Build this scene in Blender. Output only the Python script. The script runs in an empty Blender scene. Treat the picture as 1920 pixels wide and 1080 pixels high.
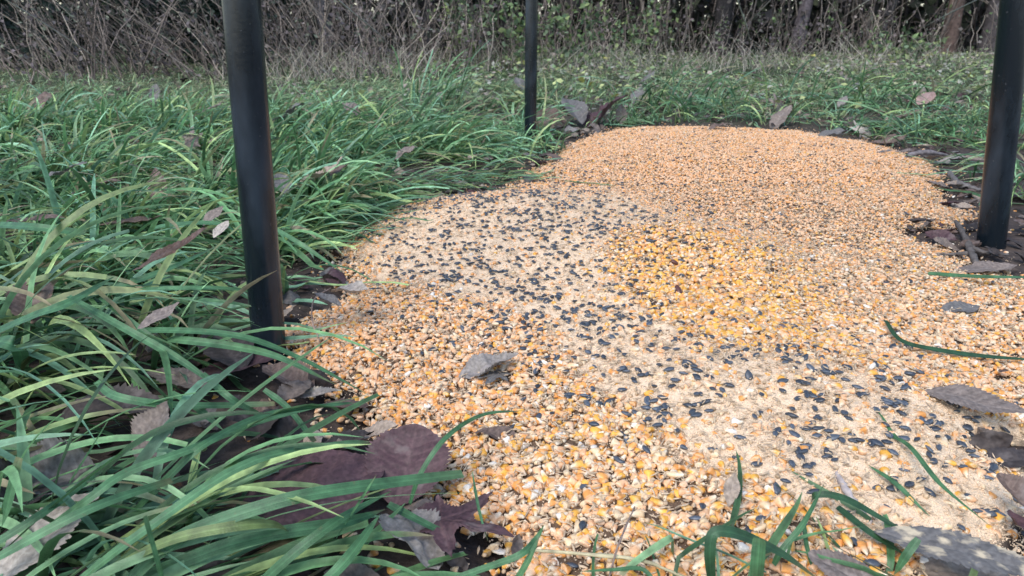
import bpy, math, random
import numpy as np
R = math.radians
rng = np.random.default_rng(7)
random.seed(7)
scene = bpy.context.scene
C = scene.collection

# ---------------------------------------------------------------- camera, sky, sun, exposure
CH, PITCH, F = 0.41, R(20.0), 1400.0          # camera height (m), pitch down, focal length in px of 1920
cam = bpy.data.cameras.new('camera')
cam.sensor_width = 36.0; cam.lens = 36.0 * F / 1920.0
cam.clip_start = 0.02; cam.clip_end = 1000.0
cam.dof.use_dof = True; cam.dof.focus_distance = 0.85; cam.dof.aperture_fstop = 16.0
camo = bpy.data.objects.new('camera', cam); C.objects.link(camo)
camo.location = (0, 0, CH); camo.rotation_euler = (R(90) - PITCH, 0, 0)
scene.camera = camo

SUN_EL, SUN_AZ = 52.0, 215.0                  # azimuth clockwise from +Y: behind the camera, to the left
w = bpy.data.worlds.new('World'); scene.world = w; w.use_nodes = True
nt = w.node_tree
sky = nt.nodes.new('ShaderNodeTexSky'); sky.sky_type = 'NISHITA'; sky.sun_disc = False
sky.sun_elevation = R(SUN_EL); sky.sun_rotation = R(SUN_AZ)
sky.air_density = 1.0; sky.dust_density = 1.2; sky.ozone_density = 1.0
nt.nodes['Background'].inputs['Strength'].default_value = 0.15
nt.links.new(sky.outputs[0], nt.nodes['Background'].inputs['Color'])
sl = bpy.data.lights.new('sun', 'SUN'); sl.energy = 1.1; sl.angle = R(26); sl.color = (1.0, 0.985, 0.96)
so = bpy.data.objects.new('sun', sl); C.objects.link(so)
so.rotation_euler = (R(90 - SUN_EL), 0, R(180 - SUN_AZ)); so.location = (-2, -3, 4)
scene.view_settings.view_transform = 'Standard'; scene.view_settings.look = 'None'
scene.view_settings.gamma = 1.0; scene.view_settings.use_curve_mapping = False
scene.view_settings.exposure = 1.08
scene.render.resolution_x = 1024; scene.render.resolution_y = 576

# ---------------------------------------------------------------- helpers
cp, sp = math.cos(PITCH), math.sin(PITCH)
def at(px, py, z=0.0):
    """ground point (at height z) seen at a pixel of the 1920x1080 photograph"""
    x = (px - 960) / F; v = (540 - py) / F
    d = np.array([x, cp + v * sp, -sp + v * cp])
    t = (z - CH) / min(d[2], -1e-4)
    return np.array([d[0] * t, d[1] * t, z])
def depth_of(p): return p[1] * cp - (p[2] - CH) * sp
def project(x, y, z):
    d = y * cp - (z - CH) * sp
    d = np.where(np.abs(d) < 1e-4, 1e-4, d)
    return 960 + F * x / d, 540 - F * (y * sp + (z - CH) * cp) / d, d

def _h(ix, iy, s):
    n = (ix.astype(np.int64) * 374761393 + iy.astype(np.int64) * 668265263 + s * 974634777) & 0x7fffffff
    n = ((n ^ (n >> 13)) * 1274126177) & 0x7fffffff
    return ((n ^ (n >> 16)) & 0xffff) / 65535.0
def vnoise(x, y, s=0):
    x = np.asarray(x, float); y = np.asarray(y, float)
    ix = np.floor(x); iy = np.floor(y); fx = x - ix; fy = y - iy
    fx = fx * fx * (3 - 2 * fx); fy = fy * fy * (3 - 2 * fy)
    a = _h(ix, iy, s); b = _h(ix + 1, iy, s); c = _h(ix, iy + 1, s); d = _h(ix + 1, iy + 1, s)
    return (a * (1 - fx) + b * fx) * (1 - fy) + (c * (1 - fx) + d * fx) * fy
def fbm(x, y, s=0, o=4):
    v = 0; a = 0.5; t = 0
    for k in range(o):
        v = v + a * vnoise(x * 2 ** k, y * 2 ** k, s + k); t += a; a *= 0.5
    return v / t

def np_mesh(name, V, Fc, mat=None, col=None, smooth=True):
    V = np.asarray(V, np.float32).reshape(-1, 3)
    me = bpy.data.meshes.new(name)
    Fl = Fc if isinstance(Fc, list) else [Fc]
    Fl = [np.asarray(f, np.int32) for f in Fl if len(f)]
    nl = sum(f.size for f in Fl); nf = sum(len(f) for f in Fl)
    me.vertices.add(len(V)); me.vertices.foreach_set('co', V.ravel())
    me.loops.add(nl); me.loops.foreach_set('vertex_index', np.concatenate([f.ravel() for f in Fl]))
    me.polygons.add(nf)
    tot = np.concatenate([np.full(len(f), f.shape[1], np.int32) for f in Fl])
    st = np.zeros(nf, np.int32); st[1:] = np.cumsum(tot)[:-1]
    me.polygons.foreach_set('loop_start', st); me.polygons.foreach_set('loop_total', tot)
    me.polygons.foreach_set('use_smooth', np.full(nf, bool(smooth)))
    me.update(calc_edges=True)
    if col is not None:
        a = me.color_attributes.new('Col', 'FLOAT_COLOR', 'POINT')
        c4 = np.ones((len(V), 4), np.float32); c4[:, :3] = np.clip(col, 0, 1)
        a.data.foreach_set('color', c4.ravel())
    if mat: me.materials.append(mat)
    return me
def link(name, me, parent=None, label=None, cat=None, group=None, kind=None, loc=None, rot=None):
    o = bpy.data.objects.new(name, me); C.objects.link(o)
    if parent is not None: o.parent = parent
    if label: o['label'] = label
    if cat: o['category'] = cat
    if group: o['group'] = group
    if kind: o['kind'] = kind
    if loc is not None: o.location = loc
    if rot is not None: o.rotation_euler = rot
    return o

# ---------------------------------------------------------------- materials
def mat_new(name):
    m = bpy.data.materials.new(name); m.use_nodes = True
    return m, m.node_tree, m.node_tree.nodes['Principled BSDF']
def N(t, ty, **k):
    n = t.nodes.new(ty)
    for a, b in k.items(): setattr(n, a, b)
    return n
def vc_mat(name, rough=0.6, spec=0.4, nscale=400, namt=0.25, bump=0.0, trans=0.0, hue=0.0, bscale=None, coat=0.0, mott=None):
    """vertex colour x noise; optional per-object variation, bump and thin translucency"""
    m, t, b = mat_new(name)
    L = t.links
    a = N(t, 'ShaderNodeAttribute', attribute_name='Col')
    tc = N(t, 'ShaderNodeNewGeometry')
    no = N(t, 'ShaderNodeTexNoise'); no.inputs['Scale'].default_value = nscale; no.inputs['Detail'].default_value = 3
    L.new(tc.outputs['Position'], no.inputs['Vector'])
    mr = N(t, 'ShaderNodeMapRange'); mr.inputs['From Min'].default_value = 0.3; mr.inputs['From Max'].default_value = 0.7
    mr.inputs['To Min'].default_value = 1 - namt; mr.inputs['To Max'].default_value = 1 + namt
    L.new(no.outputs['Fac'], mr.inputs['Value'])
    mx = N(t, 'ShaderNodeVectorMath', operation='SCALE')
    L.new(a.outputs['Color'], mx.inputs[0]); L.new(mr.outputs[0], mx.inputs['Scale'])
    out = mx.outputs[0]
    if mott:   # (scale, threshold, colour, amount): stains with a shape of their own
        n2 = N(t, 'ShaderNodeTexNoise'); n2.inputs['Scale'].default_value = mott[0]; n2.inputs['Detail'].default_value = 4
        L.new(tc.outputs['Position'], n2.inputs['Vector'])
        m2 = N(t, 'ShaderNodeMapRange'); m2.inputs['From Min'].default_value = mott[1]; m2.inputs['From Max'].default_value = mott[1] + 0.12
        m2.inputs['To Max'].default_value = mott[3]
        L.new(n2.outputs['Fac'], m2.inputs['Value'])
        mm = N(t, 'ShaderNodeMix', data_type='RGBA'); L.new(m2.outputs[0], mm.inputs[0]); L.new(out, mm.inputs[6])
        mm.inputs[7].default_value = (*mott[2], 1); out = mm.outputs[2]
    if hue:
        oi = N(t, 'ShaderNodeObjectInfo'); hs = N(t, 'ShaderNodeHueSaturation')
        r = N(t, 'ShaderNodeMapRange'); r.inputs['To Min'].default_value = 1 - hue; r.inputs['To Max'].default_value = 1 + hue
        L.new(oi.outputs['Random'], r.inputs['Value']); L.new(r.outputs[0], hs.inputs['Value']); L.new(out, hs.inputs['Color'])
        out = hs.outputs[0]
    L.new(out, b.inputs['Base Color'])
    b.inputs['Roughness'].default_value = rough; b.inputs['Specular IOR Level'].default_value = spec
    if coat: b.inputs['Coat Weight'].default_value = coat; b.inputs['Coat Roughness'].default_value = 0.3
    if bump:
        bn = N(t, 'ShaderNodeTexNoise'); bn.inputs['Scale'].default_value = bscale or nscale; bn.inputs['Detail'].default_value = 4
        L.new(tc.outputs['Position'], bn.inputs['Vector'])
        bp = N(t, 'ShaderNodeBump'); bp.inputs['Strength'].default_value = 0.7; bp.inputs['Distance'].default_value = bump
        L.new(bn.outputs['Fac'], bp.inputs['Height']); L.new(bp.outputs[0], b.inputs['Normal'])
    if trans:
        tr = N(t, 'ShaderNodeBsdfTranslucent'); ms = N(t, 'ShaderNodeMixShader'); ms.inputs[0].default_value = trans
        L.new(out, tr.inputs['Color']); L.new(b.outputs[0], ms.inputs[1]); L.new(tr.outputs[0], ms.inputs[2])
        L.new(ms.outputs[0], t.nodes['Material Output'].inputs['Surface'])
    return m
M_SOIL = vc_mat('soil', 0.9, 0.2, 60, 0.45, 0.006, bscale=120)
M_BED = vc_mat('feed_bed', 0.9, 0.2, 900, 0.3, 0.0015, bscale=700)
M_GRAIN = vc_mat('grain', 0.5, 0.35, 500, 0.14, 0.0003, bscale=700, hue=0.12)
M_SEED = vc_mat('sunflower_hull', 0.42, 0.5, 700, 0.3, 0.0002, hue=0.2)
M_CRUMB = vc_mat('crumb', 0.9, 0.2, 800, 0.15)
M_GRASS = vc_mat('grass_blade', 0.40, 0.42, 90, 0.3, 0.0006, trans=0.30, bscale=900, mott=(160, 0.66, (0.16, 0.15, 0.07), 0.6))
M_LEAF = vc_mat('dry_leaf', 0.62, 0.35, 260, 0.3, 0.0006, trans=0.10, mott=(55, 0.58, (0.26, 0.22, 0.20), 0.35))
M_DUSTLEAF = vc_mat('dusty_leaf', 0.7, 0.3, 260, 0.25, 0.0006, trans=0.05, mott=(60, 0.50, (0.66, 0.54, 0.36), 0.85))
M_STEM = vc_mat('dry_stem', 0.8, 0.25, 120, 0.35, 0.0005)
M_BARK = vc_mat('bark', 0.9, 0.2, 25, 0.4, 0.01, bscale=30)
M_FOL = vc_mat('foliage', 0.6, 0.3, 30, 0.35, trans=0.2)

# ---------------------------------------------------------------- the feed pile outline and height field
OUT_PX = [(1050,292),(1085,268),(1130,252),(1200,241),(1300,240),(1400,243),(1480,246),(1560,260),(1640,274),(1730,303),
          (1780,345),(1815,385),(1828,408),(1790,432),(1735,445),(1760,480),(1830,510),(1925,540),(2120,640),(2150,760),
          (2050,850),(1950,865),(1990,930),(1960,1010),(1880,1050),(1780,1090),(1720,1150),(1620,1240),(1100,1240),(1000,1120),
          (985,1020),(925,975),(868,945),(845,890),(812,845),(735,815),(712,775),(668,735),(612,705),(572,665),(560,628),
          (600,590),(655,568),(682,540),(648,500),(652,470),(690,425),(745,388),(850,373),(940,362),(985,340),(1010,318)]
OUT = np.array([at(px, py)[:2] for px, py in OUT_PX])
def sdist(x, y):
    x = np.asarray(x, float); y = np.asarray(y, float)
    d = np.full(x.shape, 1e9); ins = np.zeros(x.shape, bool)
    n = len(OUT)
    for i in range(n):
        ax, ay = OUT[i]; bx, by = OUT[(i + 1) % n]
        ex, ey = bx - ax, by - ay
        t = np.clip(((x - ax) * ex + (y - ay) * ey) / (ex * ex + ey * ey), 0, 1)
        d = np.minimum(d, np.hypot(x - ax - t * ex, y - ay - t * ey))
        c = ((ay > y) != (by > y)) & (x < ex * (y - ay) / (ey if ey else 1e-9) + ax)
        ins ^= c
    d = np.where(ins, d, -d)
    px, py, _ = project(x, y, 0 * x)
    soil = blob(px, py, 1880, 640, 130, 70, 5) + blob(px, py, 1720, 445, 70, 20, 5, .45) + blob(px, py, 1850, 720, 60, 20, 5, .6) + blob(px, py, 1900, 855, 80, 26, 0, 1) + blob(px, py, 1790, 370, 60, 40, 0, .5)
    d = d - 0.13 * soil * (0.3 + 1.4 * fbm(x * 11, y * 11, 311)) 
    return d + 0.05 * (fbm(x * 14, y * 14, 201, 3) - .5) + 0.012 * (fbm(x * 60, y * 60, 207, 2) - .5)
def ground_z(x, y):
    near = np.exp(-np.maximum(0, np.hypot(x, y - 1.5) - 3) / 4)
    return (0.03 * (fbm(x * 1.3, y * 1.3, 3) - 0.5) + 0.016 * (fbm(x * 7, y * 7, 9) - 0.5)) * near \
        + 0.25 * (fbm(x * 0.12, y * 0.12, 5) - 0.5) * (1 - near)
def blob(px, py, cx, cy, rx, ry, ang=0, k=1.0):
    a = R(ang); dx = px - cx; dy = py - cy
    u = (dx * math.cos(a) + dy * math.sin(a)) / rx; v = (-dx * math.sin(a) + dy * math.cos(a)) / ry
    return k * np.exp(-(u * u + v * v) ** 1.5)
HEAPS = []
for px, py, r, h in [(1300,300,.50,.018),(1500,350,.40,.014),(1000,430,.30,.030),(850,450,.25,.026),(1290,515,.17,.050),(1180,620,.16,.018),
                     (1450,780,.22,.028),(1700,850,.2,.022),(1150,900,.2,.012)]:
    c = at(px, py); HEAPS.append((c[0], c[1], r, h))
def feed_z(x, y, sd):
    e = np.clip(sd, 0, None)
    h = 0.013 * (1 - np.exp(-e / 0.05))
    fade = 1 - np.exp(-e / 0.12)
    for cx, cy, r, hh in HEAPS:
        h = h + hh * fade * np.exp(-((x - cx) ** 2 + (y - cy) ** 2) / (r * r))
    h = h + fade * (0.026 * (fbm(x * 5, y * 5, 21) - 0.5) + 0.006 * (fbm(x * 30, y * 30, 33) - 0.5))
    return h + np.where(sd < 0, np.maximum(sd, -0.05) * 0.35, 0)
def top_z(x, y, sd=None):
    x = np.asarray(x, float); y = np.asarray(y, float)
    if sd is None: sd = sdist(x, y)
    g = ground_z(x, y)
    return np.where(sd > -0.04, np.maximum(g * np.where(sd > 0, np.exp(-np.abs(sd) / 0.1), 1), feed_z(x, y, sd) + 0.5 * g * np.exp(-np.abs(sd) / .1)), g)
def dustw(px, py, x, y):
    d = blob(px, py, 880, 455, 250, 85, -4) + blob(px, py, 1080, 400, 170, 42) + blob(px, py, 1020, 530, 200, 80, 12, 1.0) \
        + blob(px, py, 1150, 620, 120, 60, 15) + blob(px, py, 1230, 700, 150, 55, 15) + blob(px, py, 1560, 820, 400, 135, 20, 1.3) \
        + blob(px, py, 1800, 890, 220, 110, 20, 1.3) + blob(px, py, 1250, 720, 160, 60, 30, .7)
    return np.clip(d, 0, 1.2) - .9 * blob(px, py, 1320, 540, 165, 80, 14) + 0.6 * (fbm(x * 14, y * 14, 51) - 0.5)
def seedw(px, py, x, y):
    d = 0.9 * blob(px, py, 870, 440, 250, 100, -4) + blob(px, py, 1000, 560, 230, 110, 10, 1.0) + blob(px, py, 1180, 580, 70, 40, 10, .6) \
        + blob(px, py, 1530, 800, 400, 150, 18, .8) + blob(px, py, 1800, 900, 220, 110, 10, .4) + blob(px, py, 1100, 430, 260, 70, 5, .5) \
        + blob(px, py, 1120, 720, 200, 70, 10, .5)
    cl = fbm(x * 16, y * 16, 61)
    return np.clip(d, 0, 1.1) * (0.45 + 2.6 * np.clip(cl - 0.48, 0, 1)) + 0.03

# ---------------------------------------------------------------- ground sheet
def axis(lo, hi, step, far, g=1.18):
    a = list(np.arange(lo, hi, step)); s = step; v = a[-1]
    while v < far: s *= g; v += s; a.append(v)
    s = step; v = a[0]; b = []
    while v > -far: s *= g; v -= s; b.append(v)
    return np.array(b[::-1] + a)
def grid_faces(nx, ny):
    i = np.arange(nx - 1)[None, :] + np.arange(ny - 1)[:, None] * nx
    i = i.ravel(); return np.stack([i, i + 1, i + 1 + nx, i + nx], 1)
gx = axis(-2.6, 3.0, 0.022, 400); gy = axis(0.2, 5.0, 0.022, 400)
X, Y = np.meshgrid(gx, gy); Z = ground_z(X, Y)
SDg = sdist(X, Y)
Z = np.where(SDg > -0.05, Z - np.clip(SDg + 0.05, 0, 0.08) * 0.28, Z)
n1 = fbm(X * 9, Y * 9, 77)[..., None]; n2 = fbm(X * 3, Y * 3, 78)[..., None]
col = np.array([0.040, 0.030, 0.025]) * (1 - n1) + np.array([0.095, 0.072, 0.060]) * n1
grn = np.array([0.045, 0.075, 0.03])
fd = np.clip((Y - 2.5) / 4, 0, 0.85)[..., None]
col = col * (1 - fd) + (grn * (0.6 + 0.8 * n2)) * fd
link('ground', np_mesh('ground', np.stack([X, Y, Z], -1), grid_faces(len(gx), len(gy)), M_SOIL, col.reshape(-1, 3)), kind='structure')

# ---------------------------------------------------------------- feed bed (the fine meal the grains lie in, gap shade painted in its colour)
bx = np.arange(-0.75, 2.2, 0.006); by = np.arange(0.30, 3.25, 0.006)
X, Y = np.meshgrid(bx, by); SD = sdist(X, Y)
Z = top_z(X, Y, SD) - 0.0012 + np.minimum(SD, 0) * 2.2
px, py, dd = project(X, Y, Z)
DW = np.clip(dustw(px, py, X, Y) * 2.2 - 0.4, 0, 1)
Z = Z + DW * 0.0022 + (vnoise(X * 260, Y * 260, 4) - 0.5) * 0.0018
keep = SD > -0.03
fq = grid_faces(len(bx), len(by)); kf = keep.ravel()[fq].all(1); fq = fq[kf]
used = np.zeros(X.size, bool); used[fq.ravel()] = True
idx = np.cumsum(used) - 1
nn = fbm(X * 60, Y * 60, 15)[..., None]
cb = np.array([0.13, 0.085, 0.055]) * (0.7 + 0.6 * nn); cd = np.array([0.74, 0.56, 0.38]) * (0.86 + 0.28 * nn)  # cb: dark bed tone painted as shade in kernel gaps; cd: pale meal
colb = cb * (1 - DW[..., None]) + cd * DW[..., None]
ek = np.clip((SD - .004) / .012, 0, 1)[..., None]; colb = colb * ek + np.array([.05, .038, .03]) * (1 - ek)
link('feed_meal', np_mesh('feed_meal', np.stack([X, Y, Z], -1).reshape(-1, 3)[used], idx[fq], M_BED, colb.reshape(-1, 3)[used]),
     label='ground meal under the feed grains, pale in patches, gap shade painted dark between kernels', cat='feed meal', kind='stuff')

# ---------------------------------------------------------------- grain templates
def ring_shape(us, ws, ts, K, zoff=0.0):
    """closed body along Y: cross-sections at us with half width ws and half thickness ts"""
    V = [(0, us[0], 0)]
    for u, a, b in zip(us[1:-1], ws, ts):
        for k in range(K):
            th = 2 * math.pi * k / K
            V.append((a * math.cos(th), u, b * math.sin(th)))
    V.append((0, us[-1], 0)); V = np.array(V)
    n = len(ws); T = []; Q = []
    for k in range(K): T.append((0, 1 + (k + 1) % K, 1 + k))
    for r in range(n - 1):
        for k in range(K):
            a = 1 + r * K + k; b = 1 + r * K + (k + 1) % K
            Q.append((a, b, b + K, a + K))
    e = 1 + (n - 1) * K
    for k in range(K): T.append((e + k, e + (k + 1) % K, len(V) - 1))
    return V, np.array(T), np.array(Q) if Q else np.zeros((0, 4), int)
mm = 0.001
def kernel_t(hi=True, v=0):
    rr = random.Random(v + (50 if hi else 0))
    if hi: us = [-5.2, -4.7, -2.6, 0.2, 2.6, 4.1, 4.6, 4.2]; ws = [0.9, 1.7, 3.0, 4.1, 4.2, 3.0]; ts = [0.8, 1.4, 1.9, 2.0, 1.8, 1.2]; K = 8
    else: us = [-5.2, -3.8, 0.8, 4.0, 4.6]; ws = [1.7, 3.8, 3.9]; ts = [1.2, 1.95, 1.7]; K = 6
    s = [1, 0.82, 1.1, 0.9][v % 4]; ws = [a * s * rr.uniform(.9, 1.1) for a in ws]; ts = [a * rr.uniform(.85, 1.3) for a in ts]
    V, T, Q = ring_shape(us, ws, ts, K)
    V[:, 2] += 0.03 * V[:, 1] * rr.uniform(-3, 3) + 0.012 * V[:, 1] ** 2 * rr.uniform(-1, 1)
    jt = .5 if v >= 5 else .18; V += np.array([[rr.uniform(-jt, jt) for _ in range(3)] for _ in V])
    m = np.clip((V[:, 1] + 3.6) / 3.2, 0, 1)           # 0 = pale germ tip, 1 = coloured body
    front = np.clip(V[:, 2] / 1.5, 0, 1) * np.clip(1 - np.abs(V[:, 0]) / 2.2, 0, 1) * np.clip(1 - V[:, 1] / 3, 0, 1) * [0.7, 0.0, 0.5, 0.2][v % 4]
    cr = np.clip((V[:, 1] - 4.05) / 0.4, 0, 1) * 0.5
    m = m * (1 - front) * (1 - cr)
    return V * mm, T, Q, m
def seed_t(hi=True, v=0):
    rr = random.Random(v + 900)
    if hi: us = [-5.6, -5.0, -3.2, -0.4, 2.4, 4.6, 5.4]; ws = [0.7, 1.8, 2.8, 2.6, 1.2]; ts = [0.5, 1.2, 1.7, 1.5, 0.8]; K = 8
    else: us = [-5.6, -3.4, 1.0, 4.4, 5.4]; ws = [1.8, 2.8, 1.4]; ts = [1.1, 1.7, 0.9]; K = 6
    V, T, Q = ring_shape(us, ws, ts, K); V += np.array([[rr.uniform(-.1, .1) for _ in range(3)] for _ in V])
    m = (np.abs(V[:, 0]) < 1.2).astype(float) * 0.5 + 0.5
    return V * mm, T, Q, m
def milo_t(hi=True, v=0):
    rr = random.Random(v + 300)
    if hi: us = [-2.4, -2.0, -0.9, 0.9, 2.0, 2.4]; ws = [1.3, 2.3, 2.3, 1.3]; ts = [1.2, 2.1, 2.1, 1.2]; K = 8
    else: us = [-2.4, -1.4, 1.4, 2.4]; ws = [2.0, 2.0]; ts = [1.9, 1.9]; K = 6
    V, T, Q = ring_shape(us, ws, ts, K); V += np.array([[rr.uniform(-.15, .15) for _ in range(3)] for _ in V])
    return V * mm, T, Q, np.clip((V[:, 1] + 2.4) / 1.5, 0, 1)
def husk_t(hi=True, v=0):
    rr = random.Random(v + 700)
    us = [-5.5, -3.5, 0, 3.0, 6.0]; ws = [0.8, 1.35, 0.9]; ts = [0.5, 0.8, 0.6]; K = 6 if hi else 4
    V, T, Q = ring_shape(us, ws, ts, K); V[:, 2] += 0.02 * V[:, 1] ** 2 * rr.uniform(-1, 1.4)
    return V * mm, T, Q, np.clip((V[:, 1] + 5) / 8, 0, 1)
def crumb_t(hi=False, v=0):
    rr = random.Random(v + 40)
    V = np.array([(1, 0, 0), (-1, 0, 0), (0, 1, 0), (0, -1, 0), (0, 0, 1), (0, 0, -1.)]) * [[rr.uniform(.6, 1.3)] for _ in range(6)]
    V += np.array([[rr.uniform(-.3, .3) for _ in range(3)] for _ in V])
    T = np.array([(0, 2, 4), (2, 1, 4), (1, 3, 4), (3, 0, 4), (2, 0, 5), (1, 2, 5), (3, 1, 5), (0, 3, 5)])
    return V * mm, T, np.zeros((0, 4), int), rr.random() * np.ones(6)

def rots(n, sig):
    yaw = rng.uniform(0, 2 * np.pi, n); ax = rng.uniform(0, 2 * np.pi, n); an = rng.normal(0, sig, n)
    roll = rng.uniform(0, 1, n) < 0.5
    cy, sy = np.cos(yaw), np.sin(yaw)
    Rz = np.zeros((n, 3, 3)); Rz[:, 0, 0] = cy; Rz[:, 0, 1] = -sy; Rz[:, 1, 0] = sy; Rz[:, 1, 1] = cy; Rz[:, 2, 2] = 1
    Rz[roll, :, 2] *= -1; Rz[roll, :, 0] *= -1
    u = np.stack([np.cos(ax), np.sin(ax), np.zeros(n)], 1); c, s = np.cos(an), np.sin(an)
    K = np.zeros((n, 3, 3)); K[:, 0, 2] = u[:, 1]; K[:, 1, 2] = -u[:, 0]; K[:, 2, 0] = -u[:, 1]; K[:, 2, 1] = u[:, 0]
    Rt = np.eye(3)[None] + s[:, None, None] * K + (1 - c)[:, None, None] * (K @ K)
    return Rt @ Rz
def bake(tf, nvar, hi, P, Rm, S, cA, cB):
    """many grains as one mesh: returns V, T, Q, col"""
    Vs, Ts, Qs, Cs = [], [], [], []; off = 0
    var = rng.integers(0, nvar, len(P))
    for v in range(nvar):
        i = np.where(var == v)[0]
        if not len(i): continue
        V, T, Q, m = tf(hi, v)
        W = np.einsum('nij,kj->nki', Rm[i] * S[i][:, None, :], V) + P[i][:, None, :]
        k = len(V); o = off + np.arange(len(i))[:, None, None] * k
        Vs.append(W.reshape(-1, 3)); Ts.append((T[None] + o).reshape(-1, 3)); Qs.append((Q[None] + o).reshape(-1, 4))
        Cs.append((cA[i][:, None, :] * (1 - m)[None, :, None] + cB[i][:, None, :] * m[None, :, None]).reshape(-1, 3))
        off += len(i) * k
    return np.concatenate(Vs), np.concatenate(Ts), np.concatenate(Qs), np.concatenate(Cs)

CORN = {'yellow': (0.77, 0.385, 0.06), 'deep orange': (0.74, 0.32, 0.085), 'peach': (0.80, 0.455, 0.24), 'cream': (0.74, 0.53, 0.31), 'white': (0.78, 0.71, 0.61)}
CN = list(CORN); CV = np.array([CORN[k] for k in CN])
def place(n, bounds, prob, lift, maxd=None):
    x = rng.uniform(bounds[0], bounds[1], n); y = rng.uniform(bounds[2], bounds[3], n)
    px, py, d = project(x, y, 0 * x)
    ok = (px > -60) & (px < 2060) & (py < 1230) & (d > 0.2)
    x, y, px, py, d = x[ok], y[ok], px[ok], py[ok], d[ok]
    sd = sdist(x, y); tz = top_z(x, y, sd); px, py, d = project(x, y, tz)
    p = prob(x, y, px, py, sd, d)
    ok = rng.uniform(0, 1, len(x)) < p
    x, y, px, py, d, sd, tz = x[ok], y[ok], px[ok], py[ok], d[ok], sd[ok], tz[ok]
    z = tz + rng.uniform(lift[0], lift[1], len(x))
    return x, y, z, px, py, d
def edge(sd, w=0.035): return np.clip((sd + w * 0.9) / w, 0, 1) ** 1.5 + 0.11 * np.exp(-np.clip(-sd, 0, 9) / 0.045)
BND = (-0.75, 2.2, 0.32, 3.2); AREA = (BND[1] - BND[0]) * (BND[3] - BND[2])
kinds_out = []
def emit(name, tf, mat, x, y, z, d, px, py, S, sig, cA, cB, nind, namer, cat, group, stufflabel, splitd=1.15, nvar=8):
    n = len(x); P = np.stack([x, y, z], 1); Rm = rots(n, sig)
    vis = (px > 4) & (px < 1916) & (py > 4) & (py < 1070)
    dist = np.where(vis, d / np.maximum(S[:, 1], .1), 1e9); order = np.argsort(dist)
    ind = order[:nind]; rest = order[nind:]
    meshes = {}
    for i in ind:
        v = int(rng.integers(0, nvar)); key = (v, tuple(np.round(cA[i], 1)), tuple(np.round(cB[i], 1)))
        if key not in meshes:
            V, T, Q, m = tf(True, v)
            meshes[key] = np_mesh(name, V, [T, Q], mat, cA[i][None] * (1 - m)[:, None] + cB[i][None] * m[:, None])
        o = link(name, meshes[key], label=namer(i), cat=cat, group=group)
        M = np.eye(4); M[:3, :3] = Rm[i] * S[i][None, :]; M[:3, 3] = P[i]
        from mathutils import Matrix
        o.matrix_world = Matrix(M.tolist())
    near = rest[d[rest] < splitd]; far = rest[d[rest] >= splitd]
    parts = [bake(tf, nvar, h, P[k], Rm[k], S[k], cA[k], cB[k]) for h, k in ((True, near), (False, far)) if len(k)]
    off = 0; Vs = []; Fs = []; Cs = []
    for V, T, Q, c in parts:
        Vs.append(V); Cs.append(c); Fs += [T + off, Q + off]; off += len(V)
    link(name + '_spread', np_mesh(name + '_spread', np.concatenate(Vs), [f for f in Fs if len(f)], mat, np.concatenate(Cs)), label=stufflabel, cat=cat, kind='stuff')
    print(name, n, 'verts', off)

LM = [(760,868,'beside the upright maroon leaf'),(880,985,'beside the crumpled maroon leaf'),(940,818,'by the rolled dark leaf'),(915,690,'by the half buried grey leaf'),
      (1050,1045,'at the straw stalk along the bottom edge'),(1150,940,'in the big kernel drift at the near front'),(1200,1050,'at the bottom edge below the kernel drift'),
      (1372,918,'around the small tan leaf scrap'),(1420,1000,'behind the broad folded blades at the bottom'),(1250,870,'above the near kernel drift'),
      (1545,908,'at the blade standing over the meal'),(1600,935,'by the pale thin twig'),(1700,1000,'at the rim of the big dark dusted leaf'),(1763,907,'under the hooked blade'),
      (1825,752,'by the large serrated grey leaf'),(1560,1050,'at the bottom edge before the brown leaf'),(1905,925,'by the curled leaf at the right edge'),(1450,800,'in the open pale meal'),
      (1330,820,'left of centre in the meal tongue'),(1540,800,'in the middle of the right meal patch'),(1640,790,'between the open meal and the serrated leaf'),(1720,830,'just below left of the serrated leaf'),(1560,700,'on the upper rim of the right meal patch'),(1680,710,'up slope from the serrated leaf'),(1450,700,'at the upper rim of the meal by the yellow heap'),(1340,680,'below the foot of the yellow heap'),(1180,660,'at the small meal patch left of the yellow heap'),(1250,760,'at the left tip of the meal tongue'),(1050,660,'right of the half buried grey leaf'),(960,620,'above the half buried grey leaf'),(1130,820,'in the seed cluster right of the rolled dark leaf'),(1480,880,'right of the small tan leaf scrap'),(1690,930,'between the two thin hooked blades'),(1850,870,'on the meal below the soil patch at right'),(1840,960,'above the tail of the big dusted leaf'),(1880,690,'by the dark blade across the feed'),(1000,900,'right of the upright maroon leaf'),(850,800,'under the thin curving blade'),(700,720,'at the left rim of the feed'),(1100,740,'on the slope before the yellow heap')]
def where_txt(px, py, x=0, y=0):
    return min(LM, key=lambda l: (l[0] - px) ** 2 + 2 * (l[1] - py) ** 2)[2]
def size_txt(sv): return 'large' if sv > .92 else 'small' if sv < .68 else 'middling'
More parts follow.
